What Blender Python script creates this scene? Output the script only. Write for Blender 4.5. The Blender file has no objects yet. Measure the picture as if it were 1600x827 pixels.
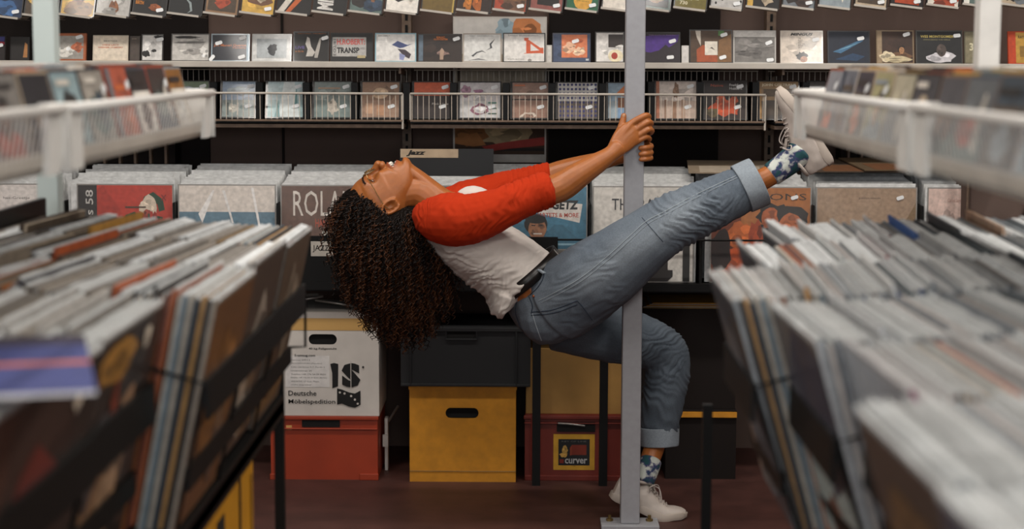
import bpy, bmesh, math, random
import numpy as np
from mathutils import Vector, Matrix, noise
from mathutils.bvhtree import BVHTree
sc = bpy.context.scene
C = sc.collection
R = math.radians
# ------------------------------------------------------------ camera
CAMZ = 1.40
FPX = 2760.0
PITCH, YAW, ROLL = R(6.68), R(0.62), R(0.2)
cd_ = bpy.data.cameras.new('camera'); cam = bpy.data.objects.new('camera', cd_); C.objects.link(cam)
cd_.sensor_width = 36.0; cd_.lens = FPX / 1600 * 36.0
cd_.clip_start = .05; cd_.clip_end = 60
cd_.dof.use_dof = True; cd_.dof.focus_distance = 5.28; cd_.dof.aperture_fstop = 3.6
CM = Matrix.Rotation(YAW, 3, 'Z') @ Matrix.Rotation(R(90) - PITCH, 3, 'X') @ Matrix.Rotation(ROLL, 3, 'Z')
cam.matrix_world = Matrix.Translation((0, 0, CAMZ)) @ CM.to_4x4()
sc.camera = cam
# ------------------------------------------------------------ world, lights, exposure
w = bpy.data.worlds.new('world'); sc.world = w; w.use_nodes = True
w.node_tree.nodes['Background'].inputs[0].default_value = (.9, .95, 1, 1)
w.node_tree.nodes['Background'].inputs[1].default_value = .25
sc.view_settings.view_transform = 'Standard'; sc.view_settings.look = 'None'
sc.view_settings.gamma = 1; sc.view_settings.use_curve_mapping = False
sc.view_settings.exposure = -0.12
def area(name, x, y, z, sx, sy, power, col=(1, .95, .89), rx=0, ry=0):
    l = bpy.data.lights.new(name, 'AREA'); l.shape = 'RECTANGLE'; l.size = sx; l.size_y = sy
    l.energy = power; l.color = col
    o = bpy.data.objects.new(name, l); o.location = (x, y, z); o.rotation_euler = (rx, ry, 0); C.objects.link(o)
    return o
LIGHTS = [(-1.3, 4.7, 1.9, .16, 30), (1.5, 4.7, 1.9, .16, 30), (0.1, 3.9, .16, 1.6, 16),
          (-1.5, 2.1, .16, 1.6, 40), (1.5, 2.1, .16, 1.6, 50), (0, .2, 1.2, .16, 20)]
for i, (x, y, sx, sy, p) in enumerate(LIGHTS):
    area('tube_light', x, y, 2.90, sx, sy, p)

area('front_fill', 0, -2.40, 1.75, 4.6, 1.5, 75, (.93, .96, 1), R(90))   # unseen frontal fill light, added behind the viewer

# ------------------------------------------------------------ helpers
def at(px, py, Y):
    d = CM @ Vector(((px - 800) / FPX, -(py - 413.5) / FPX, -1))
    return Vector((0, 0, CAMZ)) + d * (Y / d.y)
def ray(px, py):
    return (CM @ Vector(((px - 800) / FPX, -(py - 413.5) / FPX, -1))).normalized()
def c(h):
    h = h.lstrip('#')
    return tuple((((int(h[i:i + 2], 16) / 255) + .055) / 1.055) ** 2.4 if int(h[i:i + 2], 16) > 10 else int(h[i:i + 2], 16) / 255 / 12.92 for i in (0, 2, 4))
def tag(o, label=None, cat=None, group=None, kind=None):
    if label: o['label'] = label
    if cat: o['category'] = cat
    if group: o['group'] = group
    if kind: o['kind'] = kind
    return o
def empty(name, loc, label=None, cat=None, group=None, kind=None):
    o = bpy.data.objects.new(name, None); C.objects.link(o); o.location = loc; o.empty_display_size = .05
    return tag(o, label, cat, group, kind)

class MB:
    def __init__(s): s.v = []; s.f = []; s.m = []; s.c = []; s.hasc = False
    def add(s, vs, fs, m=0, col=None):
        b = len(s.v); s.v.extend([tuple(p) for p in vs]); s.f.extend([tuple(b + i for i in f) for f in fs])
        s.m.extend([m] * len(fs)); s.c.extend([col or (.5, .5, .5)] * len(fs))
        if col: s.hasc = True
        return s
    def box(s, x0, x1, y0, y1, z0, z1, m=0, col=None, M=None):
        vs = [Vector((x, y, z)) for z in (z0, z1) for y in (y0, y1) for x in (x0, x1)]
        if M: vs = [M @ p for p in vs]
        return s.add(vs, [(0, 2, 3, 1), (4, 5, 7, 6), (0, 1, 5, 4), (2, 6, 7, 3), (0, 4, 6, 2), (1, 3, 7, 5)], m, col)
    def bar(s, a, b, t, m=0, col=None, t2=None):
        a = Vector(a); b = Vector(b); d = (b - a); L = d.length; q = d.to_track_quat('Z', 'Y').to_matrix().to_4x4()
        t2 = t2 or t
        return s.box(-t / 2, t / 2, -t2 / 2, t2 / 2, 0, L, m, col, Matrix.Translation(a) @ q)
    def tube(s, pts, r, n=6, m=0, col=None, cap=True, closed=False, flat=1.0):
        pts = [Vector(p) for p in pts]; k = len(pts)
        rs = r if isinstance(r, (list, tuple)) else [r] * k
        vs = []; up = None
        for i, p in enumerate(pts):
            if closed: t = pts[(i + 1) % k] - pts[i - 1]
            else: t = pts[min(i + 1, k - 1)] - pts[max(i - 1, 0)]
            if t.length < 1e-9: t = Vector((0, 0, 1))
            t.normalize()
            if up is None: up = t.orthogonal().normalized()
            up = (up - t * up.dot(t))
            if up.length < 1e-6: up = t.orthogonal()
            up.normalize(); sd = t.cross(up)
            for j in range(n):
                a = 2 * math.pi * j / n
                vs.append(p + up * math.cos(a) * rs[i] + sd * math.sin(a) * rs[i] * flat)
        fs = []
        for i in range(k if closed else k - 1):
            i2 = (i + 1) % k
            for j in range(n):
                j2 = (j + 1) % n
                fs.append((i * n + j, i * n + j2, i2 * n + j2, i2 * n + j))
        if cap and not closed:
            fs.append(tuple(reversed(range(n)))); fs.append(tuple((k - 1) * n + j for j in range(n)))
        return s.add(vs, fs, m, col)
    def ell(s, cen, rad, M=None, n=14, k=9, m=0, col=None):
        vs = []; cen = Vector(cen); M = M or Matrix.Identity(3)
        for i in range(k + 1):
            th = math.pi * i / k
            for j in range(n):
                a = 2 * math.pi * j / n
                vs.append(cen + M @ Vector((rad[0] * math.sin(th) * math.cos(a), rad[1] * math.sin(th) * math.sin(a), rad[2] * math.cos(th))))
        fs = [(i * n + j, (i + 1) * n + j, (i + 1) * n + (j + 1) % n, i * n + (j + 1) % n) for i in range(k) for j in range(n)]
        return s.add(vs, fs, m, col)
    def mesh(s, name, mats, loc=(0, 0, 0), smooth=False):
        me = bpy.data.meshes.new(name)
        l = loc
        me.from_pydata([(p[0] - l[0], p[1] - l[1], p[2] - l[2]) for p in s.v], [], s.f)
        for mt in (mats if isinstance(mats, (list, tuple)) else [mats]): me.materials.append(mt)
        me.polygons.foreach_set('material_index', s.m)
        if smooth: me.polygons.foreach_set('use_smooth', [True] * len(s.f))
        if s.hasc:
            ca = me.color_attributes.new('Col', 'FLOAT_COLOR', 'CORNER')
            buf = []
            for f, cc in zip(s.f, s.c): buf.extend((cc[0], cc[1], cc[2], 1.0) * len(f))
            ca.data.foreach_set('color', buf)
        me.update()
        return me
    def build(s, name, mats, parent=None, smooth=False, bevel=0, loc=None):
        l = loc if loc is not None else (parent.location if parent else (0, 0, 0))
        me = s.mesh(name, mats, l, smooth)
        o = bpy.data.objects.new(name, me); C.objects.link(o)
        if parent: o.parent = parent
        elif loc is not None: o.location = loc
        if bevel:
            b = o.modifiers.new('bevel', 'BEVEL'); b.width = bevel; b.segments = 2; b.limit_method = 'ANGLE'
        return o

def mat(name, col=(.5, .5, .5), rough=.5, metal=0, coat=0, nscale=0, namt=.0, bump=0, bscale=200, attr=None, objcol=False, spec=.5, alpha=None, emis=None, sheen=0, col2=None, trans=0):
    m = bpy.data.materials.new(name); m.use_nodes = True
    nt = m.node_tree; N = nt.nodes; L = nt.links; b = N['Principled BSDF']
    b.inputs['Roughness'].default_value = rough; b.inputs['Metallic'].default_value = metal
    b.inputs['Coat Weight'].default_value = coat; b.inputs['Coat Roughness'].default_value = .08
    b.inputs['Specular IOR Level'].default_value = spec
    if sheen: b.inputs['Sheen Weight'].default_value = sheen
    if trans: b.inputs['Transmission Weight'].default_value = trans
    src = None
    if attr:
        a = N.new('ShaderNodeAttribute'); a.attribute_name = attr; src = a.outputs['Color']
    elif objcol:
        a = N.new('ShaderNodeObjectInfo'); src = a.outputs['Color']
    tc = N.new('ShaderNodeTexCoord')
    if nscale:
        n = N.new('ShaderNodeTexNoise'); n.inputs['Scale'].default_value = nscale; n.inputs['Detail'].default_value = 5
        L.new(tc.outputs['Object'], n.inputs['Vector'])
        if src is None and col2 is not None:
            r = N.new('ShaderNodeValToRGB'); r.color_ramp.elements[0].position = .5 - namt; r.color_ramp.elements[1].position = .5 + namt
            r.color_ramp.elements[0].color = (*col, 1); r.color_ramp.elements[1].color = (*col2, 1)
            L.new(n.outputs['Fac'], r.inputs['Fac']); src = r.outputs['Color']
        else:
            mr = N.new('ShaderNodeMapRange'); mr.inputs['From Min'].default_value = .3; mr.inputs['From Max'].default_value = .7
            mr.inputs['To Min'].default_value = 1 - namt; mr.inputs['To Max'].default_value = 1 + namt
            L.new(n.outputs['Fac'], mr.inputs['Value'])
            h = N.new('ShaderNodeVectorMath'); h.operation = 'SCALE'
            if src is None: h.inputs[0].default_value = col
            else: L.new(src, h.inputs[0])
            L.new(mr.outputs['Result'], h.inputs['Scale']); src = h.outputs['Vector']
    if src is not None: L.new(src, b.inputs['Base Color'])
    else: b.inputs['Base Color'].default_value = (*col, 1)
    if bump:
        n2 = N.new('ShaderNodeTexNoise'); n2.inputs['Scale'].default_value = bscale; n2.inputs['Detail'].default_value = 3
        L.new(tc.outputs['Object'], n2.inputs['Vector'])
        bp = N.new('ShaderNodeBump'); bp.inputs['Strength'].default_value = bump; bp.inputs['Distance'].default_value = .002
        L.new(n2.outputs['Fac'], bp.inputs['Height']); L.new(bp.outputs['Normal'], b.inputs['Normal'])
    if alpha is not None: b.inputs['Alpha'].default_value = alpha
    if emis:
        b.inputs['Emission Color'].default_value = (*emis[0], 1); b.inputs['Emission Strength'].default_value = emis[1]
    return m

M = dict(
    floor=mat('floor_lino', c('4a2c26'), .55, nscale=9, namt=.25, bump=.15, bscale=60),
    wall=mat('brown_wall', c('5a4840'), .85, nscale=3, namt=.12),
    wall2=mat('plaster_wall', c('5a5048'), .9, nscale=3, namt=.1),
    ceil=mat('ceiling_paint', c('b5b0a8'), .9),
    dark=mat('dark_panel', c('1c1614'), .8, spec=.2),
    black=mat('black_metal', c('0d0c0b'), .5, spec=.25),
    white=mat('white_metal', c('d9d6d0'), .45, nscale=30, namt=.06),
    shelfw=mat('cream_metal', c('bdb5aa'), .5, nscale=12, namt=.1),
    wire=mat('cream_wire', c('cdbfae'), .45),
    wirew=mat('white_wire', c('e6e2dc'), .4),
    rust=mat('rusty_rail', c('6b5747'), .6, nscale=40, namt=.3),
    post=mat('painted_grey_steel', c('9a9a9e'), .5, nscale=60, namt=.05),
    postw=mat('painted_pale_steel', c('c5d0cc'), .55),
    holder=mat('holder_metal', c('8b8178'), .4, nscale=20, namt=.2),
    prnt=mat('printed_cover', attr='Col', rough=.5, coat=.2, nscale=70, namt=.18),
    paper=mat('printed_paper', attr='Col', rough=.75, nscale=30, namt=.12),
    case=mat('disc_case', objcol=True, rough=.35, coat=.5),
    sleeve=mat('sleeve_card', objcol=True, rough=.55, nscale=50, namt=.2),
    sleevec=mat('sleeve_card_mixed', attr='Col', rough=.55, nscale=50, namt=.2),
    bag=mat('plastic_bag', c('dcdedd'), .22, alpha=.75, spec=.8, bump=.6, bscale=90),
    film=mat('clear_film', c('d8d8d8'), .2, alpha=.035, spec=.6, bump=.5, bscale=10),
    sticker=mat('sticker_paper', c('e9eaea'), .5),
    bolt=mat('brass_bolt', c('8a7448'), .35, metal=.8),
    cardw=mat('white_cardboard', c('cfc8c0'), .8, nscale=14, namt=.06),
    tape=mat('paper_tape', c('c99f5e'), .5),
    yellow=mat('ochre_cardboard', c('c8861c'), .65, nscale=30, namt=.12),
    yellow2=mat('yellow_cardboard', c('c88a14'), .6, nscale=10, namt=.08),
    tan=mat('tan_cardboard', c('a0783e'), .7, nscale=5, namt=.25),
    redc=mat('red_plastic', c('9a3414'), .5, nscale=9, namt=.12),
    redb=mat('brown_red_plastic', c('6e2214'), .5, nscale=9, namt=.12),
    grey=mat('charcoal_plastic', c('262627'), .55, spec=.3),
    hole=mat('dark_inside', c('0a0807'), .9),
    chrome=mat('grey_steel', c('9a9590'), .35, metal=.6),
    lamp=mat('lamp_diffuser', c('ffffff'), .5, emis=((1, .93, .84), 3)),
)

# text geometry (built in font), cached as unit box polygons
_tc = {}
def text_geo(s, bold=0.0, shear=0.0):
    k = (s, bold, shear)
    if k not in _tc:
        cu = bpy.data.curves.new('lettering', 'FONT'); cu.body = s; cu.resolution_u = 2; cu.offset = bold; cu.shear = shear
        ob = bpy.data.objects.new('lettering', cu); me = ob.to_mesh()
        vs = [(v.co.x, v.co.y) for v in me.vertices]; fs = [tuple(p.vertices) for p in me.polygons]
        ob.to_mesh_clear(); bpy.data.objects.remove(ob); bpy.data.curves.remove(cu)
        if not vs: vs = [(0, 0), (1, 0), (1, 1)]; fs = [(0, 1, 2)]
        x0 = min(v[0] for v in vs); x1 = max(v[0] for v in vs); y0 = min(v[1] for v in vs); y1 = max(v[1] for v in vs)
        _tc[k] = ([((v[0] - x0) / (x1 - x0 + 1e-9), (v[1] - y0) / (y1 - y0 + 1e-9)) for v in vs], fs)
    return _tc[k]

def blob(rng, x, y, rx, ry, col, n=15, j=.3):
    return ('p', [(x + rx * math.cos(2 * math.pi * i / n) * (1 + rng.uniform(-j, j)), y + ry * math.sin(2 * math.pi * i / n) * (1 + rng.uniform(-j, j))) for i in range(n)], col)
def figure(rng, x, y, s, skin, cloth, hair):
    return [blob(rng, x, y - s * 1.1, s * 1.5, s * .9, cloth), ('r', x - s * .25, y - s * .7, x + s * .25, y, skin),
            blob(rng, x, y + s * .15, s * .62, s * .7, hair), blob(rng, x, y, s * .45, s * .6, skin, j=.06)]

def art(mb, shapes, place, step=.00018, m=0):
    """flat print: shapes in a unit square, place(u,v,k) -> point"""
    rg_ = random.Random(len(shapes) * 7 + len(mb.v)); out_ = []
    nb = sum(1 for s in shapes if s[0] == 'p' and len(s[1]) == 15)
    for i_, s in enumerate(shapes):       # break photographs up into tonal patches
        out_.append(s)
        if nb and ((s[0] == 'p' and len(s[1]) == 15) or (i_ == 0 and s[0] == 'r')):
            xs = [s[1], s[3]] if s[0] == 'r' else [p[0] for p in s[1]]; ys = [s[2], s[4]] if s[0] == 'r' else [p[1] for p in s[1]]
            cx_, cy_, w_, h_ = (min(xs) + max(xs)) / 2, (min(ys) + max(ys)) / 2, max(xs) - min(xs), max(ys) - min(ys)
            base = c(s[-1]) if isinstance(s[-1], str) else s[-1]
            for q in range(9 if i_ == 0 else 5):
                f = rg_.choice([.45, .6, .75, 1.3, 1.5]) if i_ else rg_.choice([.65, .8, .85, 1.15, 1.3])
                sz = rg_.uniform(.08, .2)
                out_.append(('p', blob(rg_, cx_ + w_ * rg_.uniform(-.3, .3), cy_ + h_ * rg_.uniform(-.3, .3), w_ * sz, h_ * sz * rg_.uniform(.5, 1.3), 0, 9, .4)[1], tuple(min(.9, b * f) for b in base)))
    shapes = out_; step = min(step, .0022 / max(1, len(shapes))) if len(shapes) > 12 else step
    def clampp(p): return (min(max(p[0], 0), 1), min(max(p[1], 0), 1))
    for k, s in enumerate(shapes):
        t = s[0]; h = (k + 1) * step
        col = c(s[-1]) if isinstance(s[-1], str) else s[-1]
        if t == 'r':
            x0, y0, x1, y1 = s[1:5]
            mb.add([place(x0, y0, h), place(x1, y0, h), place(x1, y1, h), place(x0, y1, h)], [(0, 1, 2, 3)], m, col)
        elif t == 'p':
            pts = [clampp(p) for p in s[1]]
            mb.add([place(p[0], p[1], h) for p in pts], [tuple(range(len(pts)))], m, col)
        elif t == 'o':
            _, x, y, rx, ry, _c = s
            mb.add([place(*clampp((x + rx * math.cos(i * math.pi / 8), y + ry * math.sin(i * math.pi / 8))), h) for i in range(16)], [tuple(range(16))], m, col)
        elif t == 't':
            _, st, x, y, ww, hh, bold, shear, rot, _c = s
            vs, fs = text_geo(st, bold, shear)
            if rot: P = [(x + v[1] * -ww + ww, y + v[0] * hh) for v in vs]
            else: P = [(x + v[0] * ww, y + v[1] * hh) for v in vs]
            mb.add([place(p[0], p[1], h) for p in P], fs, m, col)
def T(st, x, y, ww, hh, col, bold=0.0, shear=0.0, rot=False): return ('t', st, x, y, ww, hh, bold, shear, rot, col)

PAL = ['1d1a18', '2a2320', '3b2a22', '6b4a34', '8b6a4c', 'b8a58c', 'd8cfc2', 'e6e0d6', '3c4654', '2b3a4c', '8d979c', '70757a', 'a5452a', 'c7632f', '4a3b2c', 'c9a04a', '5a6b66']
def rnd_cover(rng, i):
    k = i % 6
    bg = rng.choice(PAL); fg = rng.choice([p for p in PAL if p != bg]); f2 = rng.choice(PAL)
    s = [('r', 0, 0, 1, 1, bg)]
    if k == 0: s += figure(rng, rng.uniform(.35, .65), .5, .3, rng.choice(['9a6a48', 'c9a078', 'b8b0a6', '6e4a34']), fg, '1b1512') + [('r', .1, .84, .8, .9, f2)]
    elif k == 1: s += [blob(rng, .5, .45, .4, .3, fg), blob(rng, .6, .5, .2, .22, f2), ('r', .1, .85, .6, .92, 'd8cfc2')]
    elif k == 2: s += [('r', .06, .06, .94, .7, fg), blob(rng, .5, .35, .25, .2, f2), ('r', .1, .8, .75, .88, '1d1a18')]
    elif k == 3: s += [('r', 0, 0, 1, .4, fg), blob(rng, .4, .45, .3, .18, f2), blob(rng, .75, .5, .12, .3, 'd8cfc2')]
    elif k == 4: s += figure(rng, .35, .5, .22, 'b08a66', '2a2320', '15110f') + figure(rng, .7, .45, .22, '8a5f42', fg, '15110f')
    else: s += [('r', 0, 0, .18, 1, fg), ('r', .28, .7, .9, .78, f2), ('r', .28, .56, .7, .62, f2), blob(rng, .6, .28, .22, .2, f2)]
    return s

ORD = ['first', 'second', 'third', 'fourth', 'fifth', 'sixth', 'seventh', 'eighth', 'ninth', 'tenth', 'eleventh', 'twelfth', 'thirteenth', 'fourteenth', 'fifteenth', 'sixteenth', 'seventeenth', 'eighteenth', 'nineteenth', 'twentieth', 'twenty-first', 'twenty-second', 'twenty-third', 'twenty-fourth', 'twenty-fifth', 'twenty-sixth', 'twenty-seventh', 'twenty-eighth', 'twenty-ninth', 'thirtieth', 'thirty-first']
stk_mb = MB()
_pr = [(-.012, -.003), (-.009, -.006), (.009, -.006), (.012, -.003), (.012, .003), (.009, .006), (-.009, .006), (-.012, .003)]
stk_mb.add([(a, -.0002, b) for a, b in _pr] + [(a, .0006, b) for a, b in _pr], [tuple(range(8)), tuple(reversed(range(8, 16)))] + [(i, i + 8, (i + 1) % 8 + 8, (i + 1) % 8) for i in range(8)])
STK = stk_mb.mesh('price_sticker', M['sticker'])
def sticker(parent, x, z, y, rot=R(15), sc_=1.0):
    o = bpy.data.objects.new('price_sticker', STK); C.objects.link(o); o.parent = parent
    o.location = (x, y, z); o.rotation_euler = (0, -rot, 0); o.scale = (sc_, 1, sc_)
    return o
_case = {}
def case_mesh(wd, ht, th):
    k = (round(wd, 3), round(ht, 3), th)
    if k not in _case:
        m = MB(); m.box(-wd / 2, wd / 2, -th / 2, th / 2, 0, ht)
        _case[k] = m.mesh('compact_disc', M['case'])
    return _case[k]
def disc_thing(name, loc, wd, ht, th, rot, shapes, label, cat, group, col=(.03, .03, .03), st=(), inset=.004, matname='prnt', spine=None):
    """boxed item standing on its bottom edge at loc, cover faces local -Y"""
    o = bpy.data.objects.new(name, case_mesh(wd, ht, th)); C.objects.link(o)
    o.location = loc; o.rotation_euler = rot; o.color = (*col, 1)
    tag(o, label, cat, group)
    if shapes:
        mb = MB(); l = (spine or 0)
        x0 = -wd / 2 + inset + l; ww = wd - 2 * inset - l; hh = ht - 2 * inset
        art(mb, shapes, lambda u, v, k: (x0 + u * ww, -th / 2 - k, inset + v * hh))
        cv = mb.build('cover_print', M[matname], loc=(0, 0, 0)); cv.parent = o
        for (sx, sz, r) in st:
            sticker(o, -wd / 2 + sx * wd, sz * ht, -th / 2 - .0034, r)
    return o
# ============================================================ structure
YW = 6.28
def struct(name, mb, m, bevel=0):
    o = mb.build(name, m, bevel=bevel); o['kind'] = 'structure'; return o
struct('floor', MB().box(-4.2, 4.2, -2.5, YW + .1, -.1, 0), M['floor'])
struct('ceiling', MB().box(-4.2, 4.2, -2.5, YW + .1, 3.0, 3.1), M['ceil'])
struct('wall_back', MB().box(-4.2, 4.2, YW, YW + .1, 0, 3.0), M['wall'])
struct('wall_left', MB().box(-4.3, -4.2, -2.5, YW + .1, 0, 3.0), M['wall2'])
struct('wall_right', MB().box(4.2, 4.3, -2.5, YW + .1, 0, 3.0), M['wall2'])
struct('wall_front', MB().box(-4.2, 4.2, -2.6, -2.5, 0, 3.0), M['wall2'])
wn = MB().box(-2.4, 2.4, -2.5, -2.47, .95, 2.55); wn2 = struct('fill_panel_1', MB().box(-2.3, 2.3, -2.47, -2.45, 1.0, 2.5), mat('fill_glow', c('ffffff'), .3, emis=((.93, .96, 1), 1.5)))  # unseen glowing panel, added to go with the frontal fill light
for x_ in (-2.35, -.77, .77, 2.35): struct('trim_4', MB().box(x_ - .04, x_ + .04, -2.47, -2.43, .95, 2.55), M['white'])  # frame bars round the added glowing panel
# darker panelling on parts of the back wall
X = lambda px, Y, py=300: at(px, py, Y).x
struct('trim_1', MB().box(-3.2, X(330, YW), YW - .02, YW, .9, 3.0), M['dark'])
struct('trim_2', MB().box(X(856, YW), X(1120, YW), YW - .02, YW, .9, 3.0), M['dark'])
struct('trim_3', MB().box(X(444, YW) - .004, X(444, YW) + .004, YW - .012, YW, .5, 3.0), M['dark'])
for i, (x, y, sx, sy, p) in enumerate(LIGHTS):
    e = empty('ceiling_light', (x, y, 2.91), 'white ceiling tube light ' + ['above the left end of the wall shelves', 'above the right end of the wall shelves', 'above the leaning woman', 'above the left aisle rack', 'above the right aisle rack', 'above the near end of the aisle'][i], 'ceiling light', 'ceiling lights over the shop floor')
    MB().box(x - sx / 2 - .03, x + sx / 2 + .03, y - sy / 2 - .03, y + sy / 2 + .03, 2.94, 3.0).build('housing', M['white'], e)
    MB().box(x - sx / 2, x + sx / 2, y - sy / 2, y + sy / 2, 2.92, 2.94).build('diffuser', M['lamp'], e)

# ============================================================ wall shelving
YA = 5.87
XL, XR = -2.05, 2.0
ZA = at(800, 99, YA).z
root = empty('shelf_rail', (0, 6.0, ZA), 'long cream metal shelf carrying the upright CD row on the back wall', 'shelf')
m = MB(); m.box(XL, XR, YA, YW - .02, ZA - .012, ZA)
m.build('shelf_board', M['shelfw'], root)
MB().box(XL, XR, YA - .012, YA, ZA - .016, ZA + .004).build('front_lip', M['shelfw'], root, bevel=.002)
for px in (70, 636, 1200):
    x = X(px, 6.2)
    o = MB(); o.box(x - .016, x + .016, 6.2, YW, .5, 2.2)
    for k in range(40):
        z = .52 + k * .042
        o.box(x - .0045, x + .0045, 6.197, 6.201, z, z + .026, m=1)
    q = o.build('slotted_upright', [M['rust'], M['hole']], loc=(x, 6.2, .5))
    tag(q, {70: 'slotted steel upright behind the left white post', 636: 'slotted steel upright behind the Jazz divider card', 1200: 'slotted steel upright behind the raised sneaker'}[px], 'shelf upright', 'slotted uprights on the back wall')
    b = MB(); b.bar((x, 6.2, ZA - .03), (x, YA + .01, ZA - .02), .008, t2=.03); bb = b.build('bracket', M['rust'], q)

# poster on the wall behind the shelves
pm = MB(); x0, x1 = X(708, 6.24), X(853, 6.24); z0, z1 = at(800, 254, 6.24).z, at(800, 26, 6.24).z
pm.box(x0, x1, 6.24, 6.255, z0, z1)
po = pm.build('wall_poster', M['cardw'], loc=((x0 + x1) / 2, 6.25, z0))
tag(po, 'tall poster with a red sleeved arm and pale top behind the wall shelves', 'poster')
rg = random.Random(4)
sh = [('r', 0, 0, 1, 1, 'b7a894'), ('r', 0, .75, 1, 1, 'd3cdc6'), blob(rg, .78, .93, .2, .09, 'd08452'), blob(rg, .55, .93, .09, .08, '9fb4be'), ('r', 0, .0, 1, .045, 'cfcac2'), ('r', 0, .045, 1, .3, '4a3324'),
      ('r', .12, .07, 1, .09, '2a2220'), blob(rg, .55, .2, .35, .09, 'a8926f'), blob(rg, .15, .2, .2, .08, '8a5a30'), ('p', [(.0, .16), (.25, .2), (.35, .11), (.2, .1), (0, .12)], 'a86e3c'),
      ('p', [(.3, .10), (.55, .13), (1, .17), (1, .11), (.6, .085), (.38, .065)], 'a83c34'), ('r', .03, .3, .06, .7, '4d3c30')]
mb = MB(); art(mb, sh, lambda u, v, k: (x0 + .006 + u * (x1 - x0 - .012), 6.24 - k, z0 + .006 + v * (z1 - z0 - .012)))
mb.build('poster_print', M['paper'], po)

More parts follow.
